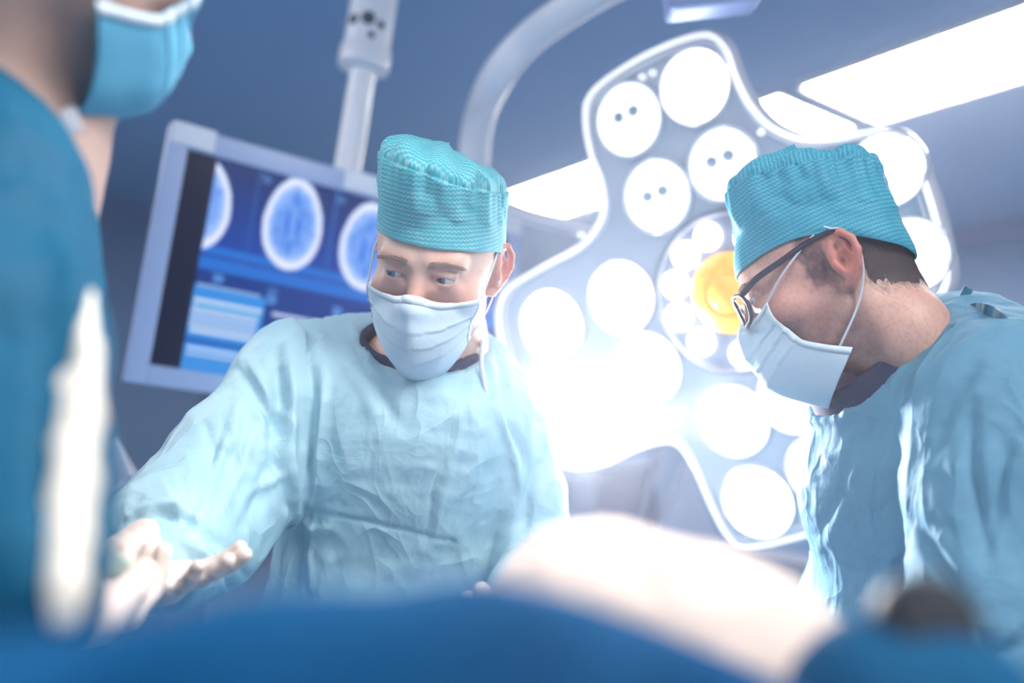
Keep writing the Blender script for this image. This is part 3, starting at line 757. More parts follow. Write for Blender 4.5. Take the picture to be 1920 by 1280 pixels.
def eyebrows(fd, fr, parent, m, thick=1.0):
    rnd = random.Random(4); o, R = fr
    for s in (-1, 1):
        b = MB()
        for i in range(230):
            t = rnd.random(); x = .012+.038*t; z = .0160+.0045*math.sin(t*2.3)-.003*t+(rnd.random()-.5)*.0105*(1-.5*t)*thick
            p0 = np.array([[s*x, -.2, z]]); W = o + (R @ p0.T).T
            # march inwards to the brow surface
            for _ in range(14): W = W + (R @ np.array([0, 1, 0]))*np.maximum(fd.at(W), 0)[:, None]*.9
            a = W[0]; dr = R @ np.array([s*(.7+.3*t), -.12, .45*(1-t)-.25*t]); dr /= np.linalg.norm(dr); l = .0065+.003*rnd.random()
            out = R @ np.array([0, -1, 0]); b.tube([a, a+dr*l*.5+out*.0006, a+dr*l+out*.0002], [.00032, .00028, .00008], 4, False)
        b.build('eyebrow', m, parent, True)

def make_cap(fr, parent, m, prm, hfld=None):
    """prm: z of rim at front, ear, back; height; side flare; crown settings"""
    o, R = fr; nu, nv = 220, 90; V = np.zeros((nu, nv, 3)); UV = np.zeros((nu, nv, 2))
    rp = random.Random(prm.get('seed', 1)*7+1); tuck = [(rp.random()*6.283, .05+.05*rp.random(), .003+.005*rp.random()) for _ in range(9)]
    ph = np.linspace(0, 2*math.pi, nu, endpoint=False)       # 0 = front (-Y)
    for i, a in enumerate(ph):
        ca, sa = math.cos(a), math.sin(a)
        zr = prm['back']+(prm['front']-prm['back'])*(.5+.5*ca)-prm.get('dip', 0)*abs(sa)**2
        rx, ry = prm['rx'], prm['ry']; n_ = 2.25
        rr = 1/((abs(sa)/rx)**n_+(abs(ca)/ry)**n_)**(1/n_)
        for j in range(nv):
            t = j/(nv-1)
            if t < .62:                                        # side band up to the seam
                q = t/.62; z = zr+(prm['seam']-zr-.012*ca*prm.get('tilt', 1))*q; fl = 1+prm['flare']*math.sin(q*1.5)
                puck = .0016*math.sin(a*31+3*math.sin(a*3))*q**3+.0011*math.sin(a*13+q*5)
                r = rr*fl+puck
            else:                                              # crown panel
                q = (t-.62)/.38; zs = prm['seam']-.012*ca*prm.get('tilt', 1)
                z = zs+prm['crown']*math.sin(min(q*1.9, math.pi/2))**.8*(1-.0*q)+.0035*math.sin(a*9+1.2*math.sin(a*2))*math.sin(q*math.pi)**.7
                r = (rr*(1+prm['flare'])-.002)*math.cos(q*math.pi/2)**.62+.003*math.sin(a*23)*(1-q)*math.sin(q*math.pi)
                z += -.004*math.exp(-(q/.05)**2)
            for ta, tw_, th_ in tuck:                              # gathers running down from the seam and over the crown
                da = (a-ta+math.pi) % (2*math.pi)-math.pi; r -= th_*math.exp(-(da/tw_)**2)*math.exp(-((t-.62)/.16)**2)
            z -= r*sa*(prm.get('slx0', 0)+prm.get('slx', 0)*min(t*1.2, 1))
            if t < .04: r -= .002*(1-t/.04)
            V[i, j] = (r*sa, prm['y0']-r*ca+prm.get('lean', 0)*max(z-prm['front'], 0), z); UV[i, j] = (a*.09, z) if t < .62 else (r*sa, prm['y0']-r*ca)
    P3 = V.reshape(-1, 3); nz = fbm(P3, 22, 3, prm.get('seed', 1)); rd = ridged(P3*np.array([1, 1, .6]), 26, 3, 7+prm.get('seed', 1))
    dirn = P3-np.array([0, prm['y0'], .06]); dirn /= np.linalg.norm(dirn, axis=1)[:, None]
    w = np.clip((UV.reshape(-1, 2)[:, 1]*0+np.tile(np.linspace(0, 1, nv), nu))*4, .04, 1)[:, None]
    P3 = P3+dirn*((nz*.0035+rd*.0020)[:, None]*w)
    W = o + P3 @ R.T
    if hfld is not None:
        W = hfld.push(W, .0030, 3); G_ = W.reshape(nu, nv, 3)
        for _ in range(6): G_[:, :26] = .5*G_[:, :26]+.25*(np.roll(G_, 2, 0)[:, :26]+np.roll(G_, -2, 0)[:, :26])
        W = G_.reshape(-1, 3)
    F = gridfaces(nu, nv, True)
    ob = mesh('surgical_cap', W, F, m, parent, uv=UV.reshape(-1, 2)); solidify(ob, .0012, 1)
    sb = MB(); k = int(.62*(nv-1)); ring = W.reshape(nu, nv, 3)[:, k]; ring = np.vstack([ring, ring[:1]]); sb.tube(ring, .0009, 5, False); sb.build('seam', m, ob, True)
    hb = W.reshape(nu, nv, 3)[:, 0]; hb = np.vstack([hb, hb[:1]]); MB().tube(hb, .0014, 6, False).build('hem', m, ob, True)
    return ob

def make_mask(fd, fr, parent, m, prm):
    """pleated mask wrapped round the lower face; fd is the head field it must stay outside of"""
    o, R = fr; nu, nv = 91, 61; V = np.zeros((nu, nv, 3)); UV = np.zeros((nu, nv, 2))
    for i in range(nu):
        s = -1+2*i/(nu-1); a0, a1 = prm['amax']
        for j in range(nv):
            t = j/(nv-1); a = s*(a0+(a1-a0)*t)                  # 0 top .. 1 bottom
            zt = prm['ztop']+prm['nose']*math.exp(-(s/.25)**2)-prm['tdrop']*abs(s)**1.5
            zb = prm['zbot']*(1-abs(s)**1.6)+prm['zside']*abs(s)**1.6
            z = zt+(zb-zt)*t
            rx = prm['rx']*(1-prm.get('tap', .3)*t**2*(1-prm.get('sq', 0)*abs(s))); bulge = math.sin(math.pi*min(t*.85+.12, 1))
            ry = .074+.030*bulge*math.cos(a*.8)+.012*math.exp(-(s/.16)**2)*math.exp(-((t-.18)/.2)**2)
            x = rx*math.sin(a); y = -.020-ry*math.cos(a)
            # chin curls back under
            y += .050*max(t-.62, 0)**1.3*2.2
            pl = 0
            nrm = np.array([math.sin(a), -math.cos(a), 0]); V[i, j] = np.array([x, y, z])+nrm*pl; UV[i, j] = (s, t)
    P3 = V.reshape(-1, 3); nz = fbm(P3, 28, 3, 11); nn = P3-np.array([0, .0, -.05]); nn /= np.linalg.norm(nn, axis=1)[:, None]
    P3 = P3+nn*(nz*.0018)[:, None]
    W = o + P3 @ R.T; W = fd.push(W, .0035, 6)
    G = W.reshape(nu, nv, 3)
    for _ in range(14):
        G[1:-1, 1:-1] = G[1:-1, 1:-1]*.4+.15*(G[2:, 1:-1]+G[:-2, 1:-1]+G[1:-1, 2:]+G[1:-1, :-2])
    G = fd.push(G.reshape(-1, 3), .0025, 3).reshape(nu, nv, 3)
    # smooth the pushed shape a little
    S_, T_ = np.meshgrid(np.linspace(-1, 1, nu), np.linspace(0, 1, nv), indexing='ij'); pl = 0*S_
    for pt in prm.get('pleats', (.26, .42, .58)):
        c_ = pt+.05*(1-np.abs(S_)); q_ = T_-c_; w_ = .30+.70*np.abs(S_)
        pl = pl+w_*(.0030*np.where(q_ < 0, np.exp(q_/.05), -.55*np.exp(-q_/.025)))
    nn = G-(o+R @ np.array([0, .01, -.05])); nn /= np.linalg.norm(nn, axis=2)[..., None]
    G = G+nn*(pl*np.clip((1-np.abs(S_))*14, 0, 1))[..., None]
    for _ in range(1):
        G[1:-1, 1:-1] = G[1:-1, 1:-1]*.5+.125*(G[2:, 1:-1]+G[:-2, 1:-1]+G[1:-1, 2:]+G[1:-1, :-2])
    ob = mesh('face_mask', G.reshape(-1, 3), gridfaces(nu, nv), m, parent, uv=UV.reshape(-1, 2)); solidify(ob, .0016, 0)
    for name, pts in (('top_band', G[:, 0]), ('side_band', G[0, :]), ('side_band', G[-1, :])):
        n = len(pts); inn = (G[:, 4] if name == 'top_band' else (G[3, :] if pts is G[0, :] or np.allclose(pts, G[0, :]) else G[-4, :]))
        bb = []; fr_c = o+R @ np.array([0, 0, -.04])
        outw = pts-fr_c; outw /= np.linalg.norm(outw, axis=1)[:, None]
        VV = np.concatenate([pts+outw*.0012, inn+outw*.0016]); FF = [(k, k+1, n+k+1, n+k) for k in range(n-1)]
        s_ = mesh(name, VV, FF, m_mask2, ob); solidify(s_, .0009, 1)
    return ob, G
def ear_loop(parent, pts, r=.0013, flat=None):
    MB().tube(catmull(pts, 8), r, 8).build('ear_loop', m_loop, parent, True)

def gown_mesh(fd, axs, m, parent, folds, amp=1.0, seed=0, relaxn=2, name='gown', extra=None):
    V, Q = fd.net(axs); V = relax(V, Q, relaxn)
    N = normals(V, Q); px, py, d = proj(V)
    front = np.clip(-(N @ FW)*2.5+.4, 0, 1)
    disp = np.zeros(len(V))
    for pts, h, w in folds:
        q, t = segdist(px, py, pts); m_ = d*0+1
        disp += h*np.exp(-(q/w)**2)*np.sin(np.clip(t, .04, .96)*math.pi)**.6*front
    fine = (V[:, 2] > .7)
    p2 = V*np.array([1.0, 1.0, .45])
    disp += amp*(.0035*ridged(p2+.02*np.stack([fbm(V, 6, 2, seed+9)]*3, axis=1), 9, 3, seed)+.0012*ridged(V, 30, 2, seed+4)+.006*fbm(p2, 4, 2, seed+6))
    if extra is not None: disp += extra(V, px, py, N)
    V = V+N*disp[:, None]
    return mesh(name, V, Q, m, parent)

# ================================================================== the middle surgeon
frC_rot = frame((0, 0, 0), yaw=-8.5, pitch=28, roll=2.5)[1]
eyeC = P(786, 517, 1.105)
frC = (eyeC - frC_rot @ np.array([0, -.090, 0]), frC_rot)
HC = lambda *p: frC[0] + frC[1] @ np.array(p, float)
nb = P(800, 668, 1.29); shR = P(540, 735, 1.245); shL = P(925, 800, 1.285); elR = P(350, 1000, 1.13); wrR = P(300, 1040, .965)
elL = P(1008, 1040, 1.27); wrL = P(985, 1190, 1.02); wst = P(735, 1230, 1.31); pel = np.array([wst[0], wst[1], .90])
CS = thing('person', (pel[0], pel[1], 0), 'middle surgeon facing us in pale blue gown, turquoise cap and white mask, eyes lowered', 'person')
fd = Fld()
head_field(fd, frC)
hf = Fld(); head_field(hf, frC)
fd.chain([HC(0, .02, -.06), HC(0, .045, -.12), nb], [.055, .056, .062], .03)
fd.caps(shR, shL, .052, .048, .04); fd.caps(nb-Z*.09, wst+F0*.03, .09, .09, .05, n=F0, sc=.75); fd.caps(nb-Z*.12, wst+F0*.03, .12, .12, .06, n=F0, sc=.6); fd.caps(wst+F0*.03, pel-Z*.02+F0*.03, .12, .12, .05, n=F0, sc=.7)
fd.chain([shR, elR, wrR], [.052, .040, .026], .03, k2=.02); fd.chain([shL, elL, wrL], [.052, .040, .026], .03, k2=.02)
# right hand, palm up, fingers reaching towards picture right
hU = P(352, 1118, .90)-P(222, 1128, .905); hU /= np.linalg.norm(hU)
hN = Z*.9-FW*.35-IR*.1; hN -= (hN @ hU)*hU; hN /= np.linalg.norm(hN); hV = np.cross(hN, hU)
hW = P(214, 1100, .915)
if hV @ FW < 0: hV = -hV
chR = hand_chains(hW, hU, hV*.9, hN, (6, 1, -4, -9), ((8, 14, 12), (8, 12, 10), (12, 14, 10), (18, 20, 14)), .74)
wr2 = P(275, 1030, .965)
palm = [([wrR+FW*.02, wr2, P(240, 1058, .93), hW+hU*.012], [.022, .030, .030, .021], None, 'f')]
thR = [P(245, 1045, .915), P(284, 1060, .90), P(306, 1082, .892), P(312, 1096, .888)]
add_hand(fd, chR+palm, -.0035, thR)
fd.caps(wrR, wr2, .019, .022, .02)
# left hand rests low at the table
lU = P(900, 1230, .86)-wrL; lU /= np.linalg.norm(lU); lN = Z+0*lU; lN -= (lN @ lU)*lU; lN /= np.linalg.norm(lN); lV = np.cross(lN, lU)
chL = hand_chains(wrL+lU*.02, lU, lV, lN, (5, 0, -4, -9), ((25, 35, 25),)*4, .95)
thL = [wrL+lU*.04+lV*.02, wrL+lU*.07+lV*.045+lN*.01, wrL+lU*.10+lV*.05+lN*.02]
add_hand(fd, chL, -.0065, thL)
body_legs(fd, pel)
fine = 2.0e-3
hc = frC[0]
gx = axis(min(shR[0], wrR[0])-.25, shL[0]+.25, fine, .010, [(hc[0]-.125, hc[0]+.125)])
gy = axis(-.1 if False else min(hW[1], wrL[1])-.22, nb[1]+.28, fine, .010, [(hc[1]-.135, hc[1]+.135)])
gz = axis(-.02, hc[2]+.16, fine, .010, [(hc[2]-.15, hc[2]+.15)])
V, Q = fd.net([gx, gy, gz]); V = relax(V, Q, 1, .35)
body = mesh('body', V, Q, m_skin, CS)
tone(body, V, frC, S(240, 200, 182), S(226, 136, 120), S(170, 140, 130), .3)
eyes(frC, CS, (-.38, -1, -.10))
eyebrows(hf, frC, CS, m_brow)
hcap = Fld(); head_field(hcap, frC, ears=(), lids=False)
make_cap(frC, CS, m_cap, dict(front=.038, back=-.028, dip=-.014, rx=.0795, ry=.104, seam=.106, flare=-.015, crown=.024, y0=.014, lean=.02, tilt=-1.2, slx=.17, slx0=.07, seed=1), hcap)
mk, G = make_mask(hf, frC, CS, m_mask, dict(amax=(1.08, 1.15), ztop=-.028, nose=.008, tdrop=.000, zbot=-.156, zside=-.096, rx=.075, tap=.2))
for s, col_ in ((-1, G[0]), (1, G[-1])):
    a = col_[0]; b = col_[-3]; er = lambda x, y, z: HC(s*x, y, z)
    ear_loop(mk, [a, er(.078, -.030, .004), er(.079, -.004, .020), er(.079, .014, .030), er(.080, .034, .006), er(.0775, .030, -.028), er(.073, -.004, -.058), b])
# short hair showing between cap and ear
hr = Fld(); head_field(hr, (frC[0], frC[1]), ears=()); 
for i_ in range(len(hr.p)): pass
def hair_shell(hfld, fr, parent, m, off, zlo, ylo, noise=.0012, zfun=None, st=.0024):
    o, R = fr
    V, Q = hfld.net([np.arange(o[0]-.13, o[0]+.13, st), np.arange(o[1]-.13, o[1]+.13, st), np.arange(o[2]-.17, o[2]+.12, st)])
    V = relax(V, Q, 1, .35); l = (V-o) @ R; N = normals(V, Q); nz = ridged(l*np.array([1, 1, .35]), 260, 2, 3)
    w = zfun(l); w = w.astype(float) if w.dtype == bool else w; keep = w > .04
    V = V+N*((off+noise*nz)*w-.0022*(1-w))[:, None]
    km = keep[Q].all(axis=1); Q = Q[km]; used = np.unique(Q); mp = np.full(len(V), -1); mp[used] = np.arange(len(used))
    return mesh('hair', V[used], mp[Q], m, parent)
hf0 = Fld(); head_field(hf0, frC, ears=(), lids=False)
hair_shell(hf0, frC, CS, m_hairD, .0012, 0, 0, .0006, lambda l: np.clip((l[:, 1]+.020)/.012, 0, 1)*np.clip((l[:, 2]-.000+np.clip(l[:, 1]-.01, 0, .1)*1.2)/.012, 0, 1))
# scrub shirt under the gown
pcC = P(787, 655, 1.262); ncC = Z*.86-F0*.50; ncC /= np.linalg.norm(ncC)
def scrub(pc, nc, r, shA_, shB_, base, top, parent, sh=0.0):
    pc = pc-FW*sh
    sf = Fld(); sf.caps(pc-nc*.02, pc+nc*.05, r, r-.004, .01); sf.caps(pc-nc*.01, base-Z*.10, r, .12, .03); sf.caps(shA_*.85+shB_*.15, shB_*.85+shA_*.15, .05, .05, .05)
    sf.plane(pc+nc*top, nc, .004, lo=pc-np.array([.14, .14, .03]), hi=pc+np.array([.14, .14, .3]))
    sf.caps(pc-nc*.005, pc+nc*.12, r-.007, r-.004, .003, 's')
    V, Q = sf.net([np.arange(pc[i]-(.24 if i < 2 else .2), pc[i]+(.24 if i < 2 else .12), .005) for i in range(3)]); mesh('scrub_shirt', V, Q, m_scrub, parent)
scrub(pcC, ncC, .080, shR, shL, nb, .016, CS)
# gown
gf = Fld()
gf.caps(P(560, 712, 1.275), P(905, 785, 1.31), .070, .064, .05)
gf.caps(nb+F0*.03, nb-Z*.10, .085, .14, .06)
chest = P(745, 860, 1.275)
gf.caps(P(745, 800, 1.30), P(733, 1250, 1.33), .158, .178, .08, n=F0, sc=.68)
gf.caps(P(733, 1250, 1.33), pel-Z*.45, .178, .23, .05, n=F0, sc=.85)
gf.chain([P(545, 735, 1.245), P(440, 880, 1.19), P(352, 990, 1.125)], [.070, .078, .082], .05, k2=.04)
gf.chain([P(352, 990, 1.125), P(322, 1015, 1.04), P(326, 1050, .985)], [.082, .070, .050], .04, k2=.03)
gf.chain([P(930, 805, 1.28), P(985, 930, 1.28), elL], [.060, .050, .050], .035, k2=.02)
gf.chain([elL, P(990, 1130, 1.15), wrL], [.052, .050, .042], .03)
# stand up collar, then the neck opening
gf.caps(pcC-ncC*.05, pcC+ncC*.04, .098, .092, .02)
gf.plane(pcC+ncC*.002, ncC, .008, lo=pcC-np.array([.13, .13, .02]), hi=pcC+np.array([.13, .13, .3]))
gf.caps(pcC-ncC*.01, pcC+ncC*.14, .083, .088, .008, 's')
gf.plane(np.array([0, 0, pel[2]-.52]), -Z, .01)
lo = P(180, 1000, 1.1)-.02
gx = axis(min(P(195, 990, 1.13)[0], wrR[0]) -.12, shL[0]+.22, .0042, .02, [(-9, 9)])
gy = axis(min(wrL[1], wrR[1])-.14, nb[1]+.30, .0042, .015, [(-9, nb[1]+.06)])
gz = axis(.34, nb[2]+.13, .0042, .02, [(.86, 9)])
folds = [  # pixel polylines on the cloth: height (m, + ridge / - crease), width px
 ([(520, 640), (522, 740), (508, 830), (520, 900)], -.010, 13), ([(545, 650), (552, 740), (535, 860), (548, 930)], .008, 12), ([(570, 640), (590, 740), (585, 850), (560, 935)], -.006, 11),
 ([(600, 630), (610, 740), (600, 860), (585, 930)], .005, 12), ([(455, 700), (500, 780), (530, 830)], -.006, 9), ([(475, 680), (515, 760), (540, 800)], .005, 9),
 ([(500, 860), (480, 940), (440, 1010)], -.006, 14), ([(520, 870), (530, 940), (555, 960)], -.006, 12),
 ([(545, 935), (590, 950), (680, 965), (800, 1000), (860, 1015)], -.0025, 5), ([(545, 950), (600, 985), (640, 980)], .005, 8),
 ([(550, 940), (555, 1000), (545, 1060), (540, 1130)], .007, 8), ([(570, 950), (575, 1010), (562, 1130)], -.004, 7), ([(600, 960), (590, 1040), (598, 1130)], .004, 6),
 ([(860, 730), (838, 840), (812, 920), (800, 1010)], -.0045, 5), ([(868, 730), (850, 850), (826, 930), (812, 1010)], .003, 6), ([(915, 650), (925, 760), (960, 850), (985, 960)], .005, 8), ([(935, 680), (945, 780), (990, 880)], -.004, 9),
 ([(700, 700), (730, 770), (760, 800)], -.003, 14), ([(640, 650), (690, 740), (720, 800)], .003, 16),
 ([(330, 870), (350, 930), (370, 1000)], -.003, 5), ([(345, 850), (370, 920), (395, 985)], .003, 6), ([(420, 800), (395, 880), (360, 960), (335, 1010)], -.004, 6), ([(430, 800), (408, 880), (374, 965)], .0035, 7),
 ([(300, 900), (330, 960), (352, 1010)], .003, 6), ([(480, 790), (450, 880), (400, 980)], .004, 10), ([(455, 740), (440, 820), (385, 905)], .005, 12), ([(385, 790), (400, 850), (390, 900)], -.003, 8),
 ([(240, 985), (300, 965), (360, 985), (420, 1030), (470, 1090)], -.006, 7), ([(250, 970), (305, 952), (370, 970), (430, 1012)], .005, 9), ([(335, 1010), (380, 1040), (420, 1100)], .005, 8), ([(410, 1060), (430, 1100), (450, 1160)], -.005, 7),
 ([(455, 930), (500, 905), (530, 890)], .004, 9), ([(560, 610), (600, 625), (650, 640)], -.003, 8), ([(655, 600), (668, 650), (700, 700), (735, 725)], .004, 7),
 ([(870, 700), (865, 740), (868, 790)], -.003, 6), ([(960, 720), (1010, 780), (1040, 860)], .003, 9), ([(1010, 850), (985, 930), (985, 1000)], -.008, 12), ([(1045, 880), (1040, 980), (1035, 1050)], .004, 8), ([(1070, 900), (1075, 980), (1085, 1040)], -.003, 6)]
folds = [(p, h*1.45, w) for p, h, w in folds]
gown = gown_mesh(gf, [gx, gy, gz], m_gown, CS, folds, 1.0, 0)
# sleeve cuff and glove
cf = Fld(); cf.chain([P(318, 1030, 1.00), P(290, 1028, .972)], [.042, .036], .01); cf.caps(P(330, 1040, 1.02), P(250, 1018, .93), .030, .030, .004, 's')
glv = Fld(); add_hand(glv, chR+palm, .0016, thR)
p0 = P(250, 1075, .93); V, Q = glv.net([np.arange(p0[0]-.13, p0[0]+.13, .0022), np.arange(p0[1]-.14, p0[1]+.12, .0022), np.arange(p0[2]-.11, p0[2]+.10, .0022)])
V = relax(V, Q, 1, .4); N = normals(V, Q); V = V+N*(.0005*ridged(V, 90, 2, 5))[:, None]; mesh('glove', V, Q, m_glove, CS)
glv = Fld(); add_hand(glv, chL, .0018, thL); p0 = wrL+lU*.08
V, Q = glv.net([np.arange(p0[0]-.15, p0[0]+.15, .004), np.arange(p0[1]-.15, p0[1]+.15, .004), np.arange(p0[2]-.12, p0[2]+.12, .004)]); mesh('glove', V, Q, m_glove, CS)
shoes(pel, F0, R0, CS)
# neck tie of the gown
MB().tube(catmull([nb-F0*.05+R0*.075+Z*.02, P(905, 640, 1.22), P(903, 690, 1.20), P(920, 770, 1.19)], 8), .003, 8).build('gown_tie', m_loop, CS, True)
def hair_soft(l):
    n_ = .006*vnoise(l, 60, 3); Y_, Z_ = l[:, 1]+n_, l[:, 2]+n_
    nape = np.clip((Y_-.026)/.012, 0, 1)*np.clip((Z_+.080-.25*(.09-Y_))/.022, 0, 1)
    side = np.clip((Y_+.030)/.012, 0, 1)*np.clip((.030-Y_)/.006, 0, 1)*np.clip((Z_+.030)/.02, 0, 1)
    return np.maximum(nape, side)*(Z_ < .1)*np.clip((.0785-np.abs(l[:, 0]))/.002, 0, 1)
# ================================================================== the surgeon on the right, in profile
rotR = frame((0, 0, 0), yaw=-107, pitch=31, roll=0)[1]
frR = (P(1424, 556, 1.145) - rotR @ np.array([.0315, -.0815, 0]), rotR)
HR = lambda *p: frR[0] + rotR @ np.array(p, float)
nbR = P(1738, 735, 1.20); shN = P(1885, 765, 1.00); shF = P(1700, 760, 1.36); elN = P(1850, 1130, .94); wrN = P(1720, 1420, .86)
elF = P(1600, 1150, 1.35); wrF = P(1500, 1330, 1.15); wsR = P(1720, 1300, 1.17); pelR = np.array([wsR[0], wsR[1], .90])
RS = thing('person', (pelR[0], pelR[1], 0), 'right surgeon in profile with dark glasses, blue cap, mask and blue gown, bowing left', 'person')
fd = Fld(); head_field(fd, frR, wide=1.0); hfR = Fld(); head_field(hfR, frR)
nkR = HR(0, .045, -.11)
fd.chain([HR(0, .02, -.05), nkR, nbR], [.056, .058, .064], .03)
fd.caps(HR(0, .065, -.02), nbR+R0*.0+Z*.03, .038, .040, .03)
fd.caps(shN, shF, .06, .06, .05); fd.caps(nbR-Z*.11, wsR, .10, .12, .05, n=R0, sc=.7); fd.caps(nbR-Z*.14, wsR, .15, .14, .06, n=R0, sc=.62); fd.caps(wsR, pelR-Z*.02, .14, .13, .05, n=R0, sc=.75)
fd.chain([shN, elN, wrN], [.052, .040, .026], .03, k2=.02); fd.chain([shF, elF, wrF], [.052, .040, .026], .03, k2=.02)
hands = []
for w, tgt in ((wrN, P(1440, 1400, .82)), (wrF, P(1380, 1380, 1.05))):
    U = tgt-w; U /= np.linalg.norm(U); N_ = -Z+0*U; N_ -= (N_ @ U)*U; N_ /= np.linalg.norm(N_); V_ = np.cross(N_, U)
    ch = hand_chains(w+U*.02, U, V_, N_, (5, 0, -4, -9), ((20, 30, 22),)*4, .95); th = [w+U*.04+V_*.02, w+U*.07+V_*.045+N_*.01, w+U*.10+V_*.05+N_*.02]
    add_hand(fd, ch, -.0065, th); hands.append((ch, th, w+U*.08))
body_legs(fd, pelR, dirv=R0, side=-F0)
hc = frR[0]; allp = np.array([shN, shF, wrN, wrF, nbR, elN, elF])
gx = axis(allp[:, 0].min()-.28, max(allp[:, 0].max(), pelR[0])+.25, 2.0e-3, .011, [(hc[0]-.13, hc[0]+.13)])
gy = axis(allp[:, 1].min()-.22, max(allp[:, 1].max(), pelR[1])+.25, 2.0e-3, .011, [(hc[1]-.13, hc[1]+.13)])
gz = axis(-.02, hc[2]+.16, 2.0e-3, .011, [(hc[2]-.15, hc[2]+.15)])
V, Q = fd.net([gx, gy, gz]); V = relax(V, Q, 1, .35); body = mesh('body', V, Q, m_skin, RS)
tone(body, V, frR, S(224, 178, 162), S(216, 118, 108), S(112, 84, 90), .85,
     hairline=lambda l: np.clip((hair_soft(l)+.35*ridged(l*np.array([1, 1, .4]), 300, 2, 3)-.25), 0, 1)*.85)
eyes(frR, RS, (.0, -1, -.35))
eyebrows(hfR, frR, RS, m_brow)
hcap = Fld(); head_field(hcap, frR, ears=(), lids=False)
make_cap(frR, RS, m_capR, dict(front=.038, back=-.034, dip=-.026, rx=.0815, ry=.0985, seam=.116, flare=.015, crown=.024, y0=.013, lean=.27, tilt=-2.2, seed=5), hcap)
mk, G = make_mask(hfR, frR, RS, m_mask, dict(amax=(.86, 1.22), ztop=-.026, nose=.006, tdrop=-.008, zbot=-.158, zside=-.108, rx=.073, tap=.15))
for s, c_ in ((-1, G[0]), (1, G[-1])):
    a = c_[0]; b = c_[-6]; er = lambda x, y, z: HR(s*x, y, z)
    ear_loop(mk, hfR.push(catmull([a, er(.074, -.050, .004), er(.079, -.012, .024), er(.082, .004, .030)], 6), .001, 2), .0014)
    ear_loop(mk, hfR.push(catmull([er(.082, .018, .034), er(.086, .040, .006), er(.082, .036, -.028), er(.072, .014, -.064), b], 6), .001, 2), .0014)
hf1 = Fld(); head_field(hf1, frR, ears=(), lids=False); hf1.chain([HR(0, .02, -.05), nkR, nbR], [.056, .058, .064], .03); hf1.caps(HR(0, .065, -.02), nbR+Z*.03, .038, .040, .03)
def hairline(l): return np.clip(hair_soft(l)*(l[:, 1] > .028)*1.3-.35+.25*vnoise(l*np.array([1, 1, .3]), 420, 3), 0, 1)
hair_shell(hf1, frR, RS, m_hairD, .0010, 0, 0, .0007, hairline)
# glasses
gl = bpy.data.objects.new('glasses', None); COL.objects.link(gl); gl.parent = RS
for s in (-1, 1):
    c = np.array([s*.033, -.111, -.008]); n_ = 40; ring = []
    for k in range(n_+1):
        a = 2*math.pi*k/n_; e_ = 2.8; ca, sa = math.cos(a), math.sin(a); r_ = 1/((abs(ca)/.0265)**e_+(abs(sa)/.0195)**e_)**(1/e_)
        ring.append(HR(*(c+[r_*ca, .004*abs(ca)*(1 if ca*s > 0 else 0)+.007*max(s*ca, 0)**2, r_*sa])))
    MB().tube(ring, .0027, 8, False).build('lens_rim', m_glass_f, gl, True)
    MB().tube(catmull([HR(s*.0600, -.100, .006), HR(s*.071, -.078, .014), HR(s*.0765, -.04, .020), HR(s*.0800, .0, .026), HR(s*.084, .026, .022), HR(s*.085, .040, .000)], 6), [.0038]*20+[.0028]*11, 8).build('temple_arm', m_glass_f, gl, True)
    lens = [HR(*(c+[.95*(p[0]), p[1], .95*p[2]])) for p in [(.0, .002, 0)]]
    mg = MATS.get('lens_glass') or mat('lens_glass', (.95, .97, 1), .02, trans=1.0, alpha=.18)
    V_ = [HR(*(c+[0, .003, 0]))]+ring[:-1]; o = mesh('lens', V_, [(0, i+1, (i+1) % n_+1) for i in range(n_)], mg, gl)
MB().tube(catmull([HR(-.008, -.106, .000), HR(0, -.108, .004), HR(.008, -.106, .000)], 5), .0018, 8).build('bridge', m_glass_f, gl, True)
# scrub shirt and gown
pcR = P(1692, 684, 1.09)+FW*.09; ncR = -IR*.70+IU*.71
scrub(pcR, ncR, .089, shN*.9+shF*.1, shF*.9+shN*.1, nbR, .026, RS, .012)
gf = Fld()
gf.caps(P(1875, 770, 1.03), P(1720, 760, 1.34), .082, .078, .06)
gf.caps(nbR+R0*.03, nbR-Z*.12, .105, .15, .06)
gf.caps(P(1815, 850, 1.16), P(1740, 1300, 1.19), .185, .200, .08, n=R0, sc=.66)
gf.caps(P(1720, 1300, 1.19), pelR-Z*.45, .20, .23, .05, n=R0, sc=.8)
gf.chain([P(1880, 775, 1.01), P(1870, 950, .97), P(1850, 1120, .93)], [.086, .080, .074], .05, k2=.03)
gf.chain([P(1850, 1120, .93), P(1790, 1290, .89), wrN], [.074, .060, .045], .03)
gf.chain([shF, elF, wrF], [.07, .065, .045], .05, k2=.03)
gf.caps(pcR-ncR*.06, pcR+ncR*.03, .112, .104, .025)
gf.plane(pcR+ncR*.002, ncR, .008, lo=pcR-np.array([.14, .14, .05]), hi=pcR+np.array([.14, .14, .3]))
gf.caps(pcR-ncR*.01, pcR+ncR*.16, .0975, .100, .008, 's')
gf.plane(np.array([0, 0, pelR[2]-.52]), -Z, .01)
allp = np.array([shN, shF, wrN, wrF, nbR, elN, elF])
gx = axis(allp[:, 0].min()-.16, allp[:, 0].max()+.2, .005, .015, [(-9, 9)]); gy = axis(allp[:, 1].min()-.16, allp[:, 1].max()+.17, .005, .015, [(-9, 9)]); gz = axis(.34, nbR[2]+.16, .005, .02, [(.86, 9)])
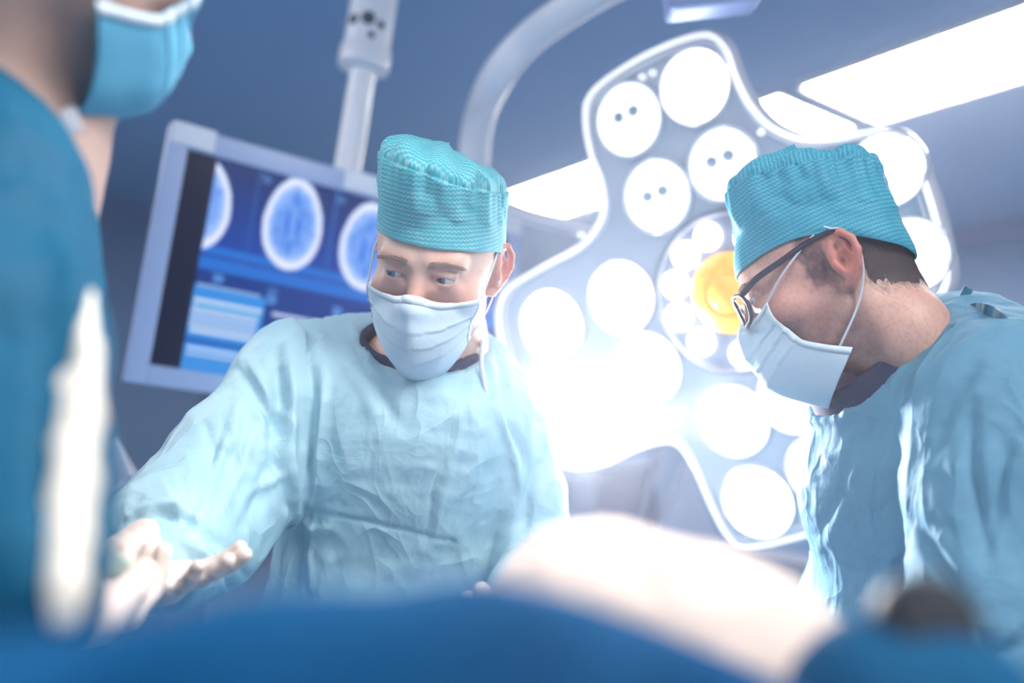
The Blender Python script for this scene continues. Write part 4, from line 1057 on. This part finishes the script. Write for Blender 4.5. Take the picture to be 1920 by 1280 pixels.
folds = [([(1690, 800), (1692, 880), (1700, 960), (1735, 1020), (1775, 1080), (1800, 1140)], -.014, 15), ([(1655, 800), (1660, 900), (1670, 990)], .007, 16),
 ([(1620, 820), (1600, 920), (1560, 1010), (1520, 1060)], .005, 9), ([(1600, 830), (1575, 920), (1540, 1000)], -.004, 8), ([(1640, 900), (1640, 960), (1690, 930)], -.003, 8),
 ([(1680, 980), (1670, 1040), (1655, 1100)], .006, 9), ([(1710, 990), (1705, 1060), (1698, 1110)], .006, 8), ([(1695, 985), (1688, 1050), (1675, 1120)], -.006, 8),
 ([(1800, 780), (1790, 860), (1795, 960), (1820, 1060)], .008, 12), ([(1830, 760), (1825, 850), (1840, 960), (1850, 1040)], -.008, 11), ([(1860, 800), (1850, 900), (1850, 990)], .007, 10), ([(1890, 820), (1880, 900), (1865, 980)], -.007, 10),
 ([(1780, 700), (1740, 780), (1720, 850)], .006, 12), ([(1830, 690), (1790, 760), (1770, 830)], -.006, 11), ([(1860, 660), (1840, 740), (1835, 800)], .006, 11),
 ([(1840, 1180), (1870, 1220), (1915, 1215)], -.012, 10), ([(1845, 1160), (1880, 1185), (1920, 1180)], .008, 9), ([(1820, 1100), (1850, 1160), (1830, 1230)], .007, 12), ([(1750, 900), (1770, 960), (1810, 1000)], .006, 9)]
folds = [(p, h*(.35 if h > 0 else 1.35), w) for p, h, w in folds]
gown_mesh(gf, [gx, gy, gz], m_gownR, RS, folds, 1.2, 21)
for ch, th, p0 in hands:
    g_ = Fld(); add_hand(g_, ch, .0018, th); V, Q = g_.net([np.arange(p0[i]-.15, p0[i]+.15, .0045) for i in range(3)]); mesh('glove', V, Q, m_glove, RS)
shoes(pelR, R0, -F0, RS)
m_tie = cloth_mat('gown_tie_fabric', S(40, 120, 150), S(36, 110, 140))
tb = MB()
def ribbon(pts, w, th, up): 
    pts = catmull(pts, 6); T_ = np.gradient(pts, axis=0); T_ /= np.linalg.norm(T_, axis=1)[:, None]; n = len(pts); V_ = []
    for p, t_ in zip(pts, T_):
        u = np.asarray(up)-np.dot(up, t_)*t_; u /= np.linalg.norm(u); v_ = np.cross(t_, u); V_ += [p+u*w+v_*th, p-u*w+v_*th, p-u*w-v_*th, p+u*w-v_*th]
    tb.add(V_, [(i*4+j, i*4+(j+1) % 4, (i+1)*4+(j+1) % 4, (i+1)*4+j) for i in range(n-1) for j in range(4)]+[(0, 3, 2, 1), ((n-1)*4, (n-1)*4+1, (n-1)*4+2, (n-1)*4+3)])
ribbon([P(1793, 596, 1.14), P(1800, 575, 1.14), P(1808, 556, 1.14), P(1816, 540, 1.14)], .006, .001, R0)
ribbon([P(1796, 594, 1.13), P(1830, 580, 1.09), P(1868, 592, 1.03), P(1892, 620, 1.0)], .008, .0012, Z)
tb.build('gown_tie', m_tie, RS, True)
MB().lathe(P(1790, 603, 1.125), -F0+Z*.9, [(.0, -.002), (.014, 0), (.013, .002), (.001, .003)], 20).build('collar_fastener', m_loop, RS, True)

# ================================================================== the nurse in the left foreground
rotN = frame((0, 0, 0), yaw=150, pitch=18, roll=0)[1]
frN = (P(212, 232, .72) - rotN @ np.array([-.02, -.090, -.145]), rotN)
HN = lambda *p: frN[0] + rotN @ np.array(p, float)
nbN = P(-45, 255, .74); shA = P(-95, 360, .62); elA = P(70, 1080, .42); wrA = P(108, 1150, .70); shB = P(-150, 300, 1.0); elB = P(-130, 900, 1.05); wrB = P(60, 1100, 1.0)
wsN = P(-250, 1200, .80); pelN = np.array([wsN[0], wsN[1], .92])
NS = thing('person', (pelN[0], pelN[1], 0), 'blurred assistant at the left edge in shade-darkened teal gown and cyan mask, seen from behind', 'person')
fd = Fld(); head_field(fd, frN, lids=False); hfN = Fld(); head_field(hfN, frN, lids=False)
fd.chain([HN(0, .03, -.05), HN(0, .062, -.10), nbN], [.050, .044, .052], .03)
fd.caps(shA, shB, .055, .055, .05); fd.caps(nbN, wsN, .1, .12, .05); fd.caps(wsN, pelN-Z*.02, .14, .13, .05)
fd.chain([shA, P(0, 900, .465), P(50, 1075, .42), wrA], [.040, .024, .016, .016], .03, k2=.02); fd.chain([shB, elB, wrB], [.045, .036, .022], .03, k2=.02)
U = P(268, 1135, .87)-wrA; U /= np.linalg.norm(U); N_ = Z-(U @ Z)*U; N_ /= np.linalg.norm(N_); V_ = np.cross(N_, U)
if V_ @ FW > 0: V_ = -V_
ch = hand_chains(wrA+U*.015, U, V_, N_, (5, 0, -4, -9), ((30, 40, 25), (24, 34, 24), (20, 34, 24), (30, 30, 20)), .82); th = [wrA+U*.03+V_*.02, wrA+U*.055+V_*.03+N_*.02, wrA+U*.08+V_*.028+N_*.034, wrA+U*.10+V_*.02+N_*.036]
add_hand(fd, ch, -.003, th)
body_legs(fd, pelN, dirv=-R0, side=F0)
allp = np.array([shA, shB, elA, elB, wrA, wrB, nbN, pelN, frN[0]])
ax_ = [axis(allp[:, i].min()-.22, allp[:, i].max()+.22, .005, .012, [(frN[0][i]-.14, frN[0][i]+.14)]) for i in range(2)]+[axis(-.02, frN[0][2]+.16, .005, .012, [(frN[0][2]-.15, 9)])]
V, Q = fd.net(ax_); body = mesh('body', V, Q, m_skin, NS); tone(body, V, frN, S(190, 160, 148), S(200, 130, 115), S(150, 125, 120), 0)
hfN0 = Fld(); head_field(hfN0, frN, ears=(), lids=False)
hair_shell(hfN0, frN, NS, m_hairB, .006, 0, 0, .003, lambda l: np.clip((l[:, 1]+.03)/.015, 0, 1)*np.clip((l[:, 2]+.035+.3*l[:, 1])/.015, 0, 1))
eyes(frN, NS, (0, -1, -.3))
mk, G = make_mask(hfN, frN, NS, m_maskN, dict(amax=(1.0, 1.25), ztop=-.026, nose=.006, tdrop=-.004, zbot=-.156, zside=-.098, rx=.073, tap=.15))
for s, c_ in ((-1, G[0]), (1, G[-1])):
    ear_loop(mk, [c_[0], HN(s*.078, -.02, .018), HN(s*.082, .012, .032), HN(s*.084, .034, .004), HN(s*.076, .014, -.05), c_[-4]], .0015)
make_cap(frN, NS, m_cap, dict(front=.044, back=-.005, dip=-.016, rx=.088, ry=.112, seam=.104, flare=.035, crown=.022, y0=.018, lean=.02, tilt=-2.2, seed=9))
gf = Fld()
gf.caps(P(-100, 350, .66), shB, .072, .075, .05); gf.caps(nbN+Z*.045, nbN-Z*.12, .070, .12, .04)
gf.caps(nbN-Z*.15-R0*.12, wsN, .13, .17, .08); gf.caps(wsN, pelN-Z*.45, .19, .22, .05)
gf.chain([P(-85, 190, .70), P(-55, 400, .625), P(-25, 640, .53), P(5, 900, .465), P(50, 1075, .42)], [.056, .068, .054, .040, .028], .04, k2=.03)
gf.chain([P(20, 330, .80), P(50, 560, .66), P(85, 850, .55), P(85, 1090, .50)], [.052, .042, .024, .018], .02, k2=.03)
gf.chain([P(-115, 370, .63), P(-50, 640, .53), P(5, 900, .465), P(50, 1075, .42)], [.068, .050, .038, .027], .04, k2=.025)
gf.chain([P(50, 1075, .42), P(75, 1105, .54), wrA], [.027, .028, .026], .02); gf.chain([shB, elB, wrB], [.07, .06, .04], .05, k2=.03)
gf.caps(HN(0, .04, -.06), nbN+Z*.10, .064, .046, .010, 's'); gf.plane(np.array([0, 0, pelN[2]-.5]), -Z, .01)
ax_ = [axis(allp[:, i].min()-.24, allp[:, i].max()+.24, .0065, .0065, []) for i in range(2)]+[axis(.35, nbN[2]+.14, .0065, .02, [(.9, 9)])]
folds = [([(88, 300), (92, 600), (90, 900), (95, 1120)], -.010, 26), ([(120, 300), (135, 520), (140, 800), (120, 1100)], .006, 26), ([(40, 300), (20, 600), (10, 900)], -.008, 50), ([(165, 560), (160, 760), (150, 960)], -.004, 18)]
gown_mesh(gf, ax_, m_gownN, NS, folds, 1.0, 41)
m_lit_edge = cloth_mat('painted_lamplight_cream', S(252, 246, 232), S(248, 240, 226), .8, crease=.2)  # added cream strip imitates lamp light along the sleeve edge
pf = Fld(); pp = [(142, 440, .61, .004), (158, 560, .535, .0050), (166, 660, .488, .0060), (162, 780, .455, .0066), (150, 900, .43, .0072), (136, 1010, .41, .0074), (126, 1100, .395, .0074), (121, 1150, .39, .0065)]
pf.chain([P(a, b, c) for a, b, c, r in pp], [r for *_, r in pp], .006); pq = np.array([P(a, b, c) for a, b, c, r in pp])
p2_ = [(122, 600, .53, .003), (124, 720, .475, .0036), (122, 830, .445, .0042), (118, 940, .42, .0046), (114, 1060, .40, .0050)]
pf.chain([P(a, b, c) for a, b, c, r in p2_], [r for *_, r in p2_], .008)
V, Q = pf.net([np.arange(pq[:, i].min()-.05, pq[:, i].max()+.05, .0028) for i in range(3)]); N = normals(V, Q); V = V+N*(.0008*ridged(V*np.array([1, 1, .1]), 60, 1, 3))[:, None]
mesh('painted_lit_edge', V, Q, m_lit_edge, NS)['label'] = 'cream strip painted in for lamp light on the sleeve edge'
g_ = Fld(); add_hand(g_, ch, .0018, th); p0 = wrA+U*.08; V, Q = g_.net([np.arange(p0[i]-.13, p0[i]+.13, .004) for i in range(3)]); mesh('glove', V, Q, m_glove, NS)
shoes(pelN, -R0, F0, NS)
tb = MB(); ribbon([P(118, 190, .70), P(130, 215, .69), P(142, 248, .685)], .006, .001, R0); tb.build('gown_tie', m_loop, NS, True)

# ------------------------------------------------------------------ instrument packet passed between the hands
m_pack = mat('packet_paper', S(168, 186, 178), .6); 
pk = [P(158, 1000, .72), P(205, 1024, .75), P(262, 1060, .79), P(270, 1084, .79), P(240, 1094, .78), P(190, 1078, .75)]
pk_n = np.cross(pk[1]-pk[0], pk[4]-pk[0]); pk_n /= np.linalg.norm(pk_n)
o = MB().prism(pk, pk_n*.003).build('instrument_packet', m_pack); tag(o, 'thin grey green folded packet held between the two gloved hands at lower left', 'packet')

# ------------------------------------------------------------------ operating table, cloths and drapes in the foreground
m_tbl = mat('table_cover', S(60, 120, 160), .7); m_steel = mat('steel', S(170, 175, 185), .3, 1.0)
tc0 = P(1070, 1500, .66); T = thing('operating_table', (tc0[0], tc0[1], 0), 'operating table under the drapes and pale cloth between the surgeons', 'table')
tdir = R0*.93+F0*.36; tdir /= np.linalg.norm(tdir); tn = np.cross(Z, tdir)
MB().box((tc0[0], tc0[1], .93), tdir*.36, tn*.13, Z*.035, .02).build('table_top', m_tbl, T, True)
MB().box((tc0[0], tc0[1], .50), tdir*.10, tn*.09, Z*.40, .02).build('pedestal', m_steel, T, True)
MB().box((tc0[0], tc0[1], .06), tdir*.28, tn*.13, Z*.06, .02).build('base', m_steel, T, True)
m_towel = mat('pale_cloth', S(232, 214, 204), .8, bump=[(14, .006), (60, .001)], sheen=.2)
tf = Fld(); tw = [(1040, 1190, .60, .026), (1100, 1155, .58, .044), (1200, 1205, .56, .044), (1310, 1225, .55, .044), (1410, 1268, .52, .042), (1475, 1300, .50, .036)]
tf.chain([P(a, b, c) for a, b, c, r in tw], [r for *_, r in tw], .05, k2=.03)
for a, b, c, r in tw: p = P(a, b, c); tf.caps(p, np.array([p[0], p[1], .985]), r, r*1.15, .04)
tp = np.array([P(a, b, c) for a, b, c, r in tw]); tf.plane(np.array([0, 0, .967]), -Z, .005)
V, Q = tf.net([np.arange(tp[:, 0].min()-.11, tp[:, 0].max()+.11, .006), np.arange(tp[:, 1].min()-.11, tp[:, 1].max()+.11, .006), np.arange(.95, tp[:, 2].max()+.1, .006)])
N = normals(V, Q); V = V+N*(.006*fbm(V, 14, 3, 3)+.003*ridged(V, 20, 2, 5))[:, None]; o = mesh('pale_cloth', V, Q, m_towel); tag(o, 'bright off-white cloth heaped over the operating table in the blurred foreground', 'cloth')
# blue drape hung over a rail close to the camera
m_drape = cloth_mat('blue_drape', S(0, 92, 142), S(2, 78, 130), .75, sc=.5, spec=.2, crease=.3)
top = [(-160, 1215, .235), (0, 1190, .24), (120, 1182, .245), (220, 1165, .25), (330, 1135, .255), (450, 1108, .26), (600, 1098, .27), (740, 1098, .29), (850, 1084, .32), (950, 1090, .35), (1060, 1118, .38), (1180, 1162, .39), (1300, 1208, .385), (1420, 1258, .38), (1540, 1315, .37)]
tp = catmull([P(*p) for p in top], 8); nn_ = len(tp); tang = np.gradient(tp, axis=0); tang /= np.linalg.norm(tang, axis=1)[:, None]
outw = np.cross(tang, Z); outw /= np.linalg.norm(outw, axis=1)[:, None]; outw *= np.where((outw @ FW) > 0, -1, 1)[:, None]     # towards the camera
rows_ = []; s_along = np.concatenate([[0], np.cumsum(np.linalg.norm(np.diff(tp, axis=0), axis=1))])
prof = [(-.020, -.30), (-.020, -.22), (-.019, -.14), (-.018, -.07), (-.016, -.03), (-.011, -.008), (-.005, -.001), (0, 0), (.005, -.002), (.010, -.010), (.013, -.024), (.014, -.05), (.014, -.09), (.014, -.14), (.014, -.20), (.014, -.26), (.014, -.30)]
Vd = []
for i in range(nn_):
    for (a, b) in prof:
        w = min(abs(b)/.06, 1); fl = (.009*math.sin(s_along[i]*60+2*math.sin(s_along[i]*17))+.006*math.sin(s_along[i]*37+1))*w*(1 if a > 0 else -.3)
        Vd.append(tp[i]+outw[i]*(a+fl)+Z*b)
o = mesh('surgical_drape', Vd, gridfaces(nn_, len(prof)), m_drape); solidify(o, .0012, 0); o.modifiers.new('smooth', 'SUBSURF').levels = 1; o.modifiers['smooth'].render_levels = 1
tag(o, 'deep blue drape hung over a rail across the blurred bottom foreground', 'drape')
T = thing('drape_rail', tp[0]*np.array([1, 1, 0]), 'steel rail on posts carrying the deep blue foreground drape', 'rail')
rl = tp-Z*.009-outw*.002; MB().tube(rl, .0055, 10).build('rail_bar', m_steel, T, True)
for i in (4, nn_-5): MB().tube([rl[i], rl[i]*np.array([1, 1, 0])], .006, 12).build('post', m_steel, T, True); MB().lathe(rl[i]*np.array([1, 1, 0]), Z, [(.12, 0), (.12, .01), (.02, .03), (.006, .04)], 24).build('foot', m_steel, T, True)
# black clamp and teal drape at the lower right
T = thing('clamp_knob', P(1735, 1180, .38), 'blurred black clamp knob on a post in front of the right surgeon gown', 'knob')
m_blk = mat('black_rubber', S(30, 36, 46), .6)
MB().lathe(P(1735, 1172, .38), -FW+Z*.4, [(.002, -.016), (.017, -.015), (.021, -.006), (.021, .006), (.017, .015), (.002, .016)], 24).build('knob', m_blk, T, True)
kp = P(1738, 1180, .392); MB().tube([kp, np.array([kp[0], kp[1], .968])], .005, 12).build('post', m_steel, T, True)
m_dr2 = cloth_mat('teal_drape_cloth', S(4, 96, 140), S(4, 82, 124), .75, sc=.5, spec=.2, crease=.3)
df = Fld(); dd = [(1610, 1345, .40, .024), (1680, 1320, .385, .026), (1760, 1335, .375, .022), (1850, 1372, .37, .018)]
df.chain([P(a, b, c) for a, b, c, r in dd], [r for *_, r in dd], .03)
for a, b, c, r in dd: p = P(a, b, c); df.caps(p, np.array([p[0], p[1], 1.0]), r, r*1.1, .03)
dp = np.array([P(a, b, c) for a, b, c, r in dd]); df.plane(np.array([0, 0, .967]), -Z, .004)
V, Q = df.net([np.arange(dp[:, 0].min()-.06, dp[:, 0].max()+.06, .005), np.arange(dp[:, 1].min()-.06, dp[:, 1].max()+.06, .005), np.arange(.95, dp[:, 2].max()+.05, .005)])
o = mesh('teal_drape', V, Q, m_dr2); tag(o, 'small teal drape fold below the black knob at the lower right', 'drape')
# ------------------------------------------------------------------ added haze volume, stands in for veiling lens glare
hm = bpy.data.materials.new('glare_haze'); hm.use_nodes = True; nt = hm.node_tree; nt.nodes.remove(nt.nodes['Principled BSDF'])
vs = nt.nodes.new('ShaderNodeVolumeScatter'); vs.inputs['Color'].default_value = (.72, .80, 1.0, 1); vs.inputs['Density'].default_value = HAZE; vs.inputs['Anisotropy'].default_value = .72
nt.links.new(vs.outputs[0], nt.nodes['Material Output'].inputs['Volume'])
hz = MB().box(((XL+XR)/2, (YF+YB)/2, CEIL/2), X*((XR-XL)/2-.03), Y*((YB-YF)/2-.04), Z*(CEIL/2-.03)).build('glare_haze', hm); hz['kind'] = 'stuff'
hz['label'] = 'thin added haze standing in for lens glare around the lamp'; hz['category'] = 'haze'
